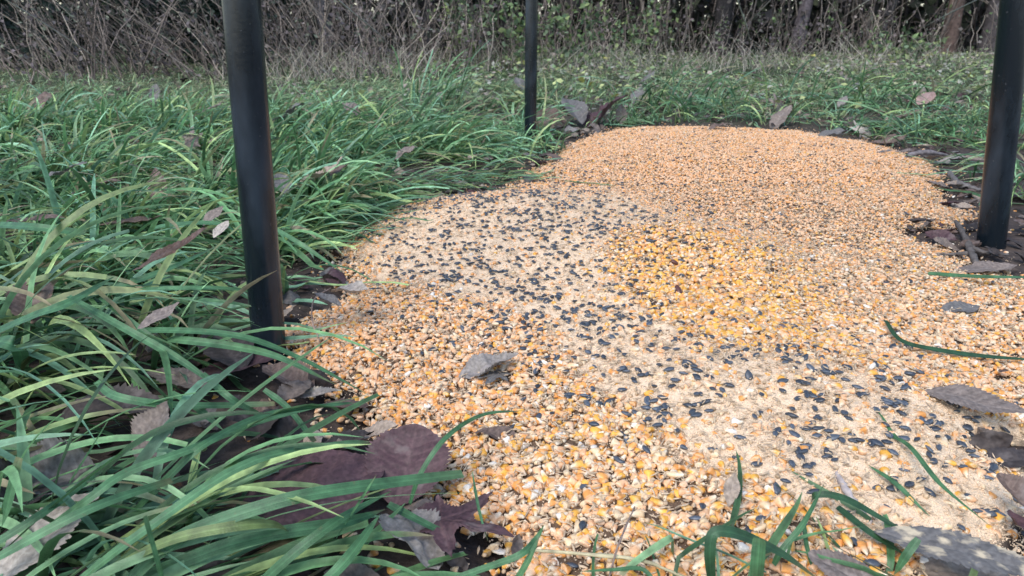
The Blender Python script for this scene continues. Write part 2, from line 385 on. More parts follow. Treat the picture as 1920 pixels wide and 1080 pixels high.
# corn kernels
def pk(x, y, px, py, sd, d):
    dw = np.clip(dustw(px, py, x, y) * 2.2 - 0.7, 0, 1)
    return edge(sd) * (1 - 0.86 * dw)
x, y, z, px, py, d = place(int(AREA * 32000), BND, pk, (-0.002, 0.0032))
far = blob(px, py, 1400, 310, 520, 130); yel = blob(px, py, 1325, 545, 195, 90, 14); lf = blob(px, py, 680, 680, 200, 130)
pc = np.stack([0.08 + .22 * np.clip((py - 650) / 200, 0, 1) + 3.2 * yel, 0.30 + 0.6 * far + 0.5 * lf + 1.3 * yel, 0.34 + 1.5 * far + 0.5 * lf, 0.14 + 0 * x, 0.03 + 0 * x], 1)
pc /= pc.sum(1)[:, None]; ci = (pc.cumsum(1) > rng.uniform(0, 1, len(x))[:, None]).argmax(1)
cB = CV[ci] * rng.uniform(0.88, 1.1, (len(x), 1)); cA = np.array([0.80, 0.68, 0.50]) * rng.uniform(0.85, 1.05, (len(x), 1)) * np.ones((1, 3))
cA = cA * (1 - .5 * np.clip(far, 0, 1))[:, None] + cB * (.5 * np.clip(far, 0, 1))[:, None]
nb = np.clip(1.6 - d * .42, .96, 1.36); s = rng.uniform(0.66, 1.12, len(x)) * nb; S = np.stack([s * rng.uniform(.85, 1.1, len(x)), s * rng.uniform(.8, 1.08, len(x)), s * rng.uniform(.9, 1.2, len(x))], 1)
crack = rng.uniform(0, 1, len(x)) < np.clip(.25 + .2 * d, 0, .6); S[crack, 1] *= rng.uniform(.4, .75, crack.sum()); S[crack, 0] *= rng.uniform(.55, .9, crack.sum()); S *= (1 + .28 * np.clip(yel, 0, 1))[:, None]
nm = lambda i: '%s %s corn kernel %s' % (('cracked' if crack[i] else size_txt(S[i, 1])), CN[ci[i]], where_txt(px[i], py[i]))
emit('corn_kernel', kernel_t, M_GRAIN, x, y, z, d, px, py, S, 0.5, cA, cB, 300, nm, 'corn kernel', 'corn kernels at the front of the feed pile',
     'whole and cracked corn spread over the whole feed pile')
# sunflower seeds
def ps(x, y, px, py, sd, d): return edge(sd) * np.clip(seedw(px, py, x, y), 0, 1)
x, y, z, px, py, d = place(int(AREA * 5000), BND, ps, (0.0025, 0.0045))
n = len(x); g = rng.uniform(0.7, 1.5, (n, 1)); cB = np.array([0.038, 0.047, 0.060]) * g; cA = np.array([0.10, 0.11, 0.125]) * g
s = rng.uniform(0.8, 1.3, n); S = np.stack([s * rng.uniform(.85, 1.25, n), s, s * rng.uniform(.8, 1.1, n)], 1)
nm = lambda i: '%s black sunflower seed %s' % (size_txt(S[i, 1]), where_txt(px[i], py[i]))
emit('sunflower_seed', seed_t, M_SEED, x, y, z, d, px, py, S, 0.25, cA, cB, 300, nm, 'sunflower seed', 'black sunflower seeds near the front of the pile',
     'black sunflower seeds scattered over the pale meal in the middle of the pile')
# round grains
x, y, z, px, py, d = place(int(AREA * 5500), BND, lambda x, y, px, py, sd, d: edge(sd) * (0.15 + blob(px, py, 1100, 950, 520, 260) + .3 * blob(px, py, 1500, 600, 400, 200)) * np.where(d > 1.6, .2, 1), (0.0, 0.0035))
n = len(x); cB = np.array([0.58, 0.41, 0.25]) * rng.uniform(0.75, 1.2, (n, 1)); cA = cB * 0.6; s = rng.uniform(0.7, 1.15, n); S = np.stack([s, s, s * rng.uniform(.85, 1, n)], 1)
emit('round_grain', milo_t, M_GRAIN, x, y, z, d, px, py, S, 1.0, cA, cB, 250, lambda i: '%s round tan grain %s' % (size_txt(S[i, 1]), where_txt(px[i], py[i])), 'grain', 'round grains at the front of the feed pile',
     'small round tan grains mixed through the feed pile')
# oat husks / slivers
x, y, z, px, py, d = place(int(AREA * 22000), BND, lambda x, y, px, py, sd, d: edge(sd) * (0.42 + 1.1 * blob(px, py, 1100, 920, 560, 260) + .5 * blob(px, py, 1600, 560, 400, 200)) * np.where(d > 1.8, .3, 1), (0.001, 0.006))
n = len(x); cB = np.array([0.62, 0.46, 0.30]) * rng.uniform(0.7, 1.15, (n, 1)); cA = cB * 0.85; s = rng.uniform(0.45, 1.0, n); S = np.stack([s * rng.uniform(.6, 1.2, n), s, s], 1)
emit('oat_husk', husk_t, M_GRAIN, x, y, z, d, px, py, S, 0.35, cA, cB, 250, lambda i: '%s straw coloured husk %s' % (size_txt(S[i, 1] * 1.2), where_txt(px[i], py[i])), 'oat husk', 'oat husks at the front of the feed pile',
     'straw coloured husks mixed through the feed pile')
# meal crumbs
x, y, z, px, py, d = place(int(AREA * 240000), BND, lambda x, y, px, py, sd, d: edge(sd) * np.clip(0.16 + np.clip(dustw(px, py, x, y) * 1.4, 0, .9), 0, 1) * np.where(d > 1.6, .35, 1) * np.where(px > -20, 1, 0), (-0.0004, 0.0026))
n = len(x); cB = np.array([0.81, 0.62, 0.425]) * rng.uniform(0.72, 1.2, (n, 1)) * np.array([1, 1, 1]) ; s = rng.uniform(0.45, 1.25, n) * np.where(d > 1.6, 1.5, 1)
V, T, Q, c = bake(crumb_t, 6, False, np.stack([x, y, z], 1), rots(n, 1.0), np.stack([s, s, s * .8], 1), cB, cB)
link('meal_crumbs', np_mesh('meal_crumbs', V, T, M_CRUMB, c, smooth=False), label='fine pale crumbs of cracked grain dusted over the feed pile', cat='feed crumbs', kind='stuff')
print('crumbs', n)

# ---------------------------------------------------------------- tripod feeder legs
m, t, b = mat_new('black_painted_metal')
tc = N(t, 'ShaderNodeTexCoord'); mp = N(t, 'ShaderNodeMapping'); mp.inputs['Scale'].default_value = (1, 1, 0.35)
t.links.new(tc.outputs['Object'], mp.inputs['Vector'])
n1 = N(t, 'ShaderNodeTexNoise'); n1.inputs['Scale'].default_value = 22; n1.inputs['Detail'].default_value = 6; t.links.new(mp.outputs[0], n1.inputs['Vector'])
rp = N(t, 'ShaderNodeValToRGB'); rp.color_ramp.elements[0].position = 0.46; rp.color_ramp.elements[0].color = (0.006, 0.010, 0.014, 1)
rp.color_ramp.elements[1].position = 0.75; rp.color_ramp.elements[1].color = (0.030, 0.042, 0.056, 1)
t.links.new(n1.outputs['Fac'], rp.inputs[0])
n2 = N(t, 'ShaderNodeTexNoise'); n2.inputs['Scale'].default_value = 160; n2.inputs['Detail'].default_value = 3; t.links.new(tc.outputs['Object'], n2.inputs['Vector'])
r2 = N(t, 'ShaderNodeMapRange'); r2.inputs['From Min'].default_value = 0.70; r2.inputs['From Max'].default_value = 0.74; t.links.new(n2.outputs['Fac'], r2.inputs['Value'])
mx = N(t, 'ShaderNodeMix', data_type='RGBA'); t.links.new(r2.outputs[0], mx.inputs[0]); t.links.new(rp.outputs[0], mx.inputs[6]); mx.inputs[7].default_value = (0.06, 0.065, 0.07, 1)
t.links.new(mx.outputs[2], b.inputs['Base Color'])
r3 = N(t, 'ShaderNodeMapRange'); r3.inputs['To Min'].default_value = 0.14; r3.inputs['To Max'].default_value = 0.30; t.links.new(n1.outputs['Fac'], r3.inputs['Value'])
t.links.new(r3.outputs[0], b.inputs['Roughness'])
bp = N(t, 'ShaderNodeBump'); bp.inputs['Distance'].default_value = 0.00025; bp.inputs['Strength'].default_value = 0.4; t.links.new(n2.outputs['Fac'], bp.inputs['Height']); t.links.new(bp.outputs[0], b.inputs['Normal'])
b.inputs['Specular IOR Level'].default_value = 0.42
M_POLE = m
feeder = bpy.data.objects.new('tripod_feeder', None); C.objects.link(feeder)
cen = (at(508, 636) + at(993, 268) + at(1858, 470)) / 3
feeder.location = (cen[0], cen[1], 0)
feeder['label'] = 'three black metal tube legs of a feeder standing around the feed pile'; feeder['category'] = 'feeder'
for (bxp, byp, txp, typ, rad, lb) in [(506, 664, 452, 0, 0.0208, 'thick black leg in the grass left of the feed'), (994, 268, 997, 0, 0.0205, 'black leg at the back left corner of the feed'), (1857, 470, 1906, 0, 0.0240, 'black leg standing by the twig at the right')]:
    B = at(bxp, byp); xx = (txp - 960) / F; vv = (540 - typ) / F
    dr = np.array([xx, cp + vv * sp, -sp + vv * cp]); T_ = np.array([0, 0, CH]) + dr * (B[1] / dr[1])
    ax = (T_ - B) / np.linalg.norm(T_ - B); B0 = B - ax * 0.06; T1 = B + ax * 1.45 / ax[2]
    e1 = np.cross(ax, [0, 1, 0]); e1 /= np.linalg.norm(e1); e2 = np.cross(ax, e1)
    K = 40; V = []; hs = np.linspace(0, 1, 24)
    for h in hs:
        c = B0 * (1 - h) + T1 * h
        for k in range(K):
            th = 2 * math.pi * k / K; V.append(c + rad * (math.cos(th) * e1 + math.sin(th) * e2))
    for c in (T1,):      # hollow tube end: rim and inner wall
        for rr_, cc in ((rad * .88, c), (rad * .88, c - ax * 0.3)):
            for k in range(K):
                th = 2 * math.pi * k / K; V.append(cc + rr_ * (math.cos(th) * e1 + math.sin(th) * e2))
    V = np.array(V) - np.array(feeder.location)
    Fq = [(r * K + k, r * K + (k + 1) % K, (r + 1) * K + (k + 1) % K, (r + 1) * K + k) for r in range(len(hs) + 1) for k in range(K)]
    link('leg', np_mesh('leg', V, np.array(Fq), M_POLE), parent=feeder, label=lb)

# ---------------------------------------------------------------- grass
def blades(root, az, el, L, W, droop, seg, cross, hue, gz=None, twist=0.4, blunt=None, floor=True):
    """arching strips; returns V, Q, col"""
    n = len(L); s = np.linspace(0, 1, seg + 1)
    el_s = el[:, None] - droop[:, None] * s[None, :] ** 1.3
    azs = az[:, None] + (rng.normal(0, 0.35, n))[:, None] * s[None, :] ** 2
    ds = (L / seg)[:, None]
    dx = np.cos(el_s) * np.cos(azs) * ds; dy = np.cos(el_s) * np.sin(azs) * ds; dz = np.sin(el_s) * ds
    Px = root[:, 0:1] + np.cumsum(dx, 1) - dx; Py = root[:, 1:2] + np.cumsum(dy, 1) - dy; Pz = root[:, 2:3] + np.cumsum(dz, 1) - dz
    if floor:
        fl = ground_z(Px, Py) + 0.003 + 0.018 * rng.random(n)[:, None]
        nearp = sdist(Px, Py) > -0.1
        if nearp.any(): fl = np.where(nearp, top_z(Px, Py) + 0.004 + 0.02 * rng.random(n)[:, None], fl)
        Pz = np.where(s[None, :] > 0.12, np.maximum(Pz, fl), Pz)
    tw = rng.normal(0, twist, n)[:, None] + rng.normal(0, twist, n)[:, None] * s[None, :]
    sx = -np.sin(azs); sy = np.cos(azs)
    wx = sx * np.cos(tw) - np.cos(azs) * np.sin(el_s) * np.sin(tw); wy = sy * np.cos(tw) - np.sin(azs) * np.sin(el_s) * np.sin(tw); wz = np.cos(el_s) * np.sin(tw)
    prof = np.interp(s, [0, .08, .35, .7, .9, 1], [.55, .75, 1, .8, .42, .04])[None, :] * np.ones((n, 1))
    if blunt is not None: prof = np.where(blunt[:, None] & (s[None, :] > .7), np.interp(s, [0, .7, 1], [1, .85, .6])[None, :], prof)
    hw = prof * W[:, None] / 2
    Pt = np.stack([Px, Py, Pz], -1); Wd = np.stack([wx, wy, wz], -1) * hw[..., None]
    if cross == 2: V = np.stack([Pt - Wd, Pt + Wd], 2)
    else:
        mid = Pt.copy(); mid[..., 2] -= hw * 0.35
        V = np.stack([Pt - Wd, mid, Pt + Wd], 2)
    k = V.shape[2]; base = np.arange(n)[:, None, None] * (seg + 1) * k + np.arange(seg)[None, :, None] * k + np.arange(k - 1)[None, None, :]
    b = base.ravel(); Q = np.stack([b, b + 1, b + 1 + k, b + k], 1)
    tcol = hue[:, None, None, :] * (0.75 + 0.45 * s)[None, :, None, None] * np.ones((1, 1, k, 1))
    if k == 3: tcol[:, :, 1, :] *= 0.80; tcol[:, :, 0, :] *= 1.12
    nz = rng.uniform(.72, 1.25, (n, seg + 1)); nz = (nz + np.roll(nz, 1, 1)) / 2; tcol = tcol * nz[:, :, None, None]
    br = (rng.random(n) < .22)[:, None] * np.clip((s[None] - rng.uniform(.5, .95, n)[:, None]) / .12, 0, 1) * .85; br = br[:, :, None, None]; tcol = tcol * (1 - br) + np.array([.30, .24, .14]) * br
    return V.reshape(-1, 3), Q, tcol.reshape(-1, 3)
GREENS = np.array([(0.150, 0.300, 0.125), (0.245, 0.420, 0.205), (0.085, 0.185, 0.075), (0.320, 0.430, 0.165), (0.200, 0.375, 0.225)])
STRAW = np.array([(0.38, 0.33, 0.20), (0.30, 0.25, 0.17), (0.22, 0.25, 0.11)])
def clump_field(n, xr, yr, prob, nb, Lr, Wr, seg, cross, el0, droop, bias=None, straw=0.06, spread=0.02, yellow=0.0):
    cx = rng.uniform(*xr, n); cy = rng.uniform(*yr, n)
    px, py, d = project(cx, cy, 0 * cx)
    ok = (px > -500) & (px < 2300) & (d > 0.15) & (rng.random(n) < prob(cx, cy, px, py, sdist(cx, cy)))
    cx, cy, px, py = cx[ok], cy[ok], px[ok], py[ok]; m = len(cx)
    kb = rng.integers(nb[0], nb[1], m); ii = np.repeat(np.arange(m), kb); N_ = len(ii)
    sz = rng.uniform(.7, 1.25, m)[ii]
    rx = cx[ii] + rng.normal(0, spread, N_); ry = cy[ii] + rng.normal(0, spread, N_)
    az = rng.uniform(0, 2 * np.pi, N_)
    if bias is not None:
        ba, bw = bias(cx[ii], cy[ii], px[ii], py[ii]); az = np.where(rng.random(N_) < bw, ba + rng.normal(0, .5, N_), az)
    el = rng.uniform(el0[0], el0[1], N_); L = rng.uniform(*Lr, N_) * sz * np.clip(1.15 - .13 * ry, .62, 1); W = rng.uniform(*Wr, N_)
    hue = GREENS[rng.integers(0, 5, N_)] * rng.uniform(.5, 1.6, (N_, 1)) * (0.75 + 0.5 * fbm(rx * 3, ry * 3, 91))[:, None]
    if yellow: yy = rng.random(N_) < yellow; hue[yy] = np.array([0.22, 0.27, 0.10]) * rng.uniform(.7, 1.2, (yy.sum(), 1))
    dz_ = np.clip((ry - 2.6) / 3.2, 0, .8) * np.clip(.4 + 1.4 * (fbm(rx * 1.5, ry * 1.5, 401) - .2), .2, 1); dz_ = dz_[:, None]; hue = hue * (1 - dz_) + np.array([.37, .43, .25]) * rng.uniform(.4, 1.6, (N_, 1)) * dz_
    st = rng.random(N_) < straw * (1 + 1.2 * np.clip((ry - 2.5) / 3, 0, 1)); hue[st] = STRAW[rng.integers(0, 3, st.sum())]
    return blades(np.stack([rx, ry, ground_z(rx, ry) - 0.004], 1), az, el, L, W, rng.uniform(*droop, N_), seg, cross, hue, blunt=rng.random(N_) < 0.15)
def merge(parts):
    off = 0; Vs = []; Qs = []; Cs = []
    for V, Q, c in parts: Vs.append(V); Qs.append(Q + off); Cs.append(c); off += len(V)
    return np.concatenate(Vs), np.concatenate(Qs), np.concatenate(Cs)
def bias_near(x, y, px, py):     # blades left of the pile fall to the right and towards the camera
    return np.where(px < 1000, R(-18), R(-90)) + 0 * x, np.where(px < 1050, 0.62, 0.5)
bare = lambda x, y: np.clip((fbm(x * 3.6, y * 3.6, 101) - 0.40) * 6, 0.0, 1)
def prob_left(x, y, px, py, sd):
    p = np.where(sd < -0.035, 1.0, 0.0) * np.where(px < 1045, 1.0, 0.0) * bare(x, y)
    p = p * np.where(py > 1060, np.where(px < 350, .2, 0), 1) * np.where(py > 560, .6, 1) * np.where(sd > -.09, .6, 1) * np.where((px > 900) & (py > 215), 0.08, 1)
    p = p * np.where((px > 330) & (px < 600) & (py > 490) & (py < 720), .05, 1)
    hole = 1.4 * blob(px, py, 330, 830, 300, 120) + blob(px, py, 620, 880, 190, 160) + blob(px, py, 800, 1000, 220, 130) + blob(px, py, 560, 690, 120, 60) + blob(px, py, 100, 900, 160, 120)
    return p * np.clip(1 - 1.1 * hole, 0, 1)
g1 = clump_field(5200, (-2.6, 0.4), (0.35, 3.6), prob_left, (8, 18), (0.10, 0.27), (0.004, 0.012), 9, 3, (0.25, 1.35), (0.5, 2.5), bias_near, 0.05, 0.016)
def prob_back(x, y, px, py, sd):
    far_edge = at(0, 262)[1]
    p = np.where((sd < -0.015) & ((y > 2.2) | (px > 1840)), 1.0, 0.0) * np.clip((fbm(x * 2.6, y * 2.6, 111) - 0.42) * 6, 0, 1)
    p = p * np.where((px > 1000) & (px < 1180) & (y < 3.4), .25, 1)
    return p * np.where(px > 1840, np.where(y > 1.6, .8, .25), 1)
g2 = clump_field(3800, (-3.5, 4.0), (1.0, 5.0), prob_back, (8, 17), (0.07, 0.19), (0.003, 0.007), 7, 2, (0.2, 1.4), (0.5, 2.4), bias_near, 0.08, 0.022)
g3 = clump_field(9000, (-7.5, 8.0), (3.4, 9.5), lambda x, y, px, py, sd: np.clip((fbm(x * 1.5, y * 1.5, 121) - .25) * 3, 0, 1) * np.where(py > 20, 1, 0), (5, 11), (0.04, 0.13), (0.004, 0.007), 5, 2, (0.3, 1.4), (0.8, 2.6), None, 0.20, 0.05, yellow=0.22)
V, Q, c = merge([g1, g2, g3])
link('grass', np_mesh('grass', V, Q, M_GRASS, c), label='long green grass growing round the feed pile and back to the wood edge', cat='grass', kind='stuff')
print('grass verts', len(V))

def tuft(px, py, n, Lr, Wr, az, azs, el0, droop, label, spread=.05, cross=3, dark=1.0, seg=12):
    g = at(px, py, 0); N_ = n
    rx = g[0] + rng.normal(0, spread, N_); ry = g[1] + rng.normal(0, spread, N_); ry = np.maximum(ry, .16)
    hue = GREENS[rng.integers(0, 5, N_)] * rng.uniform(.55, 1.4, (N_, 1)) * dark; st = rng.random(N_) < .05; hue[st] = STRAW[rng.integers(0, 3, st.sum())]
    V, Q, c = blades(np.stack([rx, ry, ground_z(rx, ry) - .004], 1), R(az) + rng.normal(0, R(azs), N_), rng.uniform(*el0, N_), rng.uniform(*Lr, N_), rng.uniform(*Wr, N_), rng.uniform(*droop, N_), seg, cross, hue, blunt=rng.random(N_) < .3)
    o_ = np.array([g[0], g[1], float(ground_z(g[0], g[1]))])
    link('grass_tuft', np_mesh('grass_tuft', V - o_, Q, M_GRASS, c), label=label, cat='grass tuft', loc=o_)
tuft(1390, 1175, 9, (.06, .13), (.003, .007), 70, 60, (.3, 1.1), (.8, 2.2), 'small tuft poking up through the corn at the bottom right of centre', .03)
tuft(1250, 1195, 6, (.06, .12), (.002, .005), 60, 60, (.2, .9), (.8, 2.0), 'sparse small tuft under the bottom edge of the corn', .03)
tuft(1700, 1135, 8, (.07, .14), (.003, .007), 120, 50, (.2, .9), (.8, 2.0), 'small tuft beneath the big dusted leaf', .03)
tuft(120, 1170, 40, (.14, .27), (.006, .012), 34, 18, (.15, .75), (.5, 1.4), 'big tuft of broad blades filling the bottom left corner', .05)
tuft(330, 1180, 22, (.12, .22), (.006, .012), 32, 18, (.1, .6), (.4, 1.2), 'tuft of broad blades rising from the bottom edge towards the maroon leaf', .04)
tuft(-130, 960, 20, (.14, .26), (.006, .012), 22, 20, (.2, .8), (.8, 1.6), 'tuft reaching in from the left edge over the pale leaf', .04)
tuft(-60, 700, 46, (.22, .38), (.006, .013), -5, 26, (.6, 1.3), (1.0, 2.2), 'dark dense tuft at the left edge beside the broad curled blade', .05, dark=.75)
tuft(110, 590, 46, (.18, .29), (.005, .010), -18, 24, (.5, 1.1), (1.0, 2.0), 'large flopped tuft in the left grass whose blades fall towards the left leg', .05)
tuft(270, 520, 36, (.14, .24), (.005, .009), -24, 26, (.4, 1.1), (1.0, 2.1), 'flopped tuft just below the pink serrated leaf', .05)
tuft(580, 450, 26, (.10, .17), (.004, .008), -12, 24, (.5, 1.2), (1.1, 2.2), 'tuft right of the left leg falling onto the feed rim', .05)
tuft(590, 395, 44, (.11, .20), (.004, .008), -8, 22, (.4, 1.1), (1.0, 2.0), 'dark green tuft overhanging the pale end of the feed', .06)
tuft(780, 300, 60, (.16, .28), (.005, .008), -14, 20, (.4, 1.0), (1.0, 1.9), 'swept tuft before the middle leg with blades lying to the right', .08)
tuft(850, 250, 50, (.13, .24), (.005, .008), -14, 20, (.4, 1.0), (1.0, 1.9), 'swept tuft ending at the foot of the middle leg', .07)
tuft(730, 362, 46, (.10, .18), (.004, .007), -12, 22, (.3, 1.0), (1.0, 1.9), 'flopped tuft at the top left rim of the pale feed', .06)
tuft(900, 338, 40, (.10, .18), (.004, .007), -5, 22, (.3, .9), (1.0, 1.9), 'small flopped tuft at the notch in the left rim', .06)
tuft(820, 350, 50, (.12, .2), (.004, .007), -8, 20, (.3, .9), (1.0, 1.9), 'tuft lying along the rim between the pale and orange feed', .06)
tuft(800, 205, 60, (.24, .42), (.006, .009), 0, 60, (.7, 1.4), (.7, 1.8), 'tall tuft standing left of the middle leg', .12)
tuft(1270, 208, 90, (.22, .38), (.006, .009), -60, 60, (.5, 1.3), (.9, 2.0), 'lush tuft directly behind the far end of the feed', .14)
for q_, (px_, py_) in enumerate([(1150,236),(1215,228),(1330,226),(1420,228),(1500,232),(1590,244),(1650,256),(1720,276)]):
    tuft(px_, py_, 34, (.10, .22), (.004, .007), [-60, -120][q_ % 2], 60, (.3, 1.2), (.9, 2.0), 'short tuft on the back rim of the feed, %s from the left' % ['first', 'second', 'third', 'fourth', 'fifth', 'sixth', 'seventh', 'last'][q_], .06)
tuft(1560, 205, 70, (.20, .36), (.006, .009), -90, 70, (.5, 1.4), (.8, 2.0), 'bright tuft behind the far right of the feed', .14)
tuft(1690, 205, 50, (.22, .38), (.006, .009), -90, 70, (.5, 1.4), (.8, 2.0), 'tuft near the rosy leaf at the back right', .12)
tuft(1800, 250, 60, (.24, .36), (.005, .008), 190, 30, (.3, .9), (.8, 1.8), 'flopped tuft left of the right leg at the back', .12)
tuft(1905, 330, 36, (.2, .3), (.005, .008), 200, 40, (.3, .9), (.8, 1.8), 'tuft behind the right leg at the frame edge', .08)
# ---------------------------------------------------------------- single grass blades traced as real ribbons
def catmull(P, n):
    P = np.array(P, float); Q = np.vstack([2 * P[0] - P[1], P, 2 * P[-1] - P[-2]]); out = []
    m = len(P) - 1
    for t in np.linspace(0, m, n):
        i = min(int(t), m - 1); u = t - i; a, b, c_, d_ = Q[i], Q[i + 1], Q[i + 2], Q[i + 3]
        out.append(0.5 * ((2 * b) + (c_ - a) * u + (2 * a - 5 * b + 4 * c_ - d_) * u * u + (3 * b - a - 3 * c_ + d_) * u ** 3))
    return np.array(out)
def ribbon(pts, wpx, col, taper='tip', tilt=0.0, n=30, fold=0.14):
    P3 = []
    for p in pts:
        zz = p[2]; q = at(p[0], p[1], zz); P3.append(q)
    S = catmull(P3, n); W = wpx * np.mean([depth_of(q) for q in P3]) / F
    tz = top_z(S[:, 0], S[:, 1]) + 0.004; S[:, 2] = np.maximum(S[:, 2], tz)
    D = np.gradient(S, axis=0); D /= np.linalg.norm(D, axis=1)[:, None]
    view = np.array([0, 0, CH]) - S; view /= np.linalg.norm(view, axis=1)[:, None]
    up = np.array([0, 0, 1.0]); side = np.cross(D, up * 0.5 + view * 0.5); side /= np.linalg.norm(side, axis=1)[:, None] + 1e-9
    nrm = np.cross(side, D)
    s = np.linspace(0, 1, n)
    pr = {'tip': np.interp(s, [0, .15, .6, .85, 1], [.7, .95, 1, .6, .05]), 'both': np.interp(s, [0, .25, .6, 1], [.1, .9, 1, .05]), 'blunt': np.interp(s, [0, .2, .95, 1], [.75, 1, .9, .75])}[taper]
    a = tilt + 0.25 * np.sin(s * 3 + pts[0][0]); Wd = (side * np.cos(a)[:, None] + nrm * np.sin(a)[:, None]) * (pr * W / 2)[:, None]
    cols = [-1, -.8, -.6, -.4, -.2, -.05, .05, .2, .4, .6, .8, 1]
    V = np.stack([S + Wd * k - nrm * (pr * W / 2 * fold * (1 - abs(k)))[:, None] for k in cols], 1)
    K = len(cols); b = (np.arange(n - 1)[:, None] * K + np.arange(K - 1)[None]).ravel()
    Qf = np.stack([b, b + 1, b + 1 + K, b + K], 1)
    cc = np.ones((n, K, 1)) * np.array(col)[None, None, :] * (0.85 + 0.3 * fbm(s * 7 + pts[0][0], s * 0 + pts[0][1], 5))[:, None, None]
    cc[:, 5:7] *= 1.3; cc[:, 1::2] *= 0.82; cc[:, 0] *= 1.15; cc = cc * (1 + .25 * (fbm(s * 60, s * 0 + pts[0][1], 9) - .5))[:, None, None]
    tipb = np.clip((s - .86) / .14, 0, 1)[:, None, None] * (.7 if int(pts[0][0]) % 3 == 0 else .15); cc = cc * (1 - tipb) + np.array([.24, .19, .10]) * tipb
    return V.reshape(-1, 3), Qf, cc.reshape(-1, 3)
G = {'g': (0.075, 0.185, 0.080), 'l': (0.110, 0.245, 0.110), 'd': (0.035, 0.095, 0.042), 'y': (0.17, 0.24, 0.08), 's': (0.34, 0.27, 0.17)}
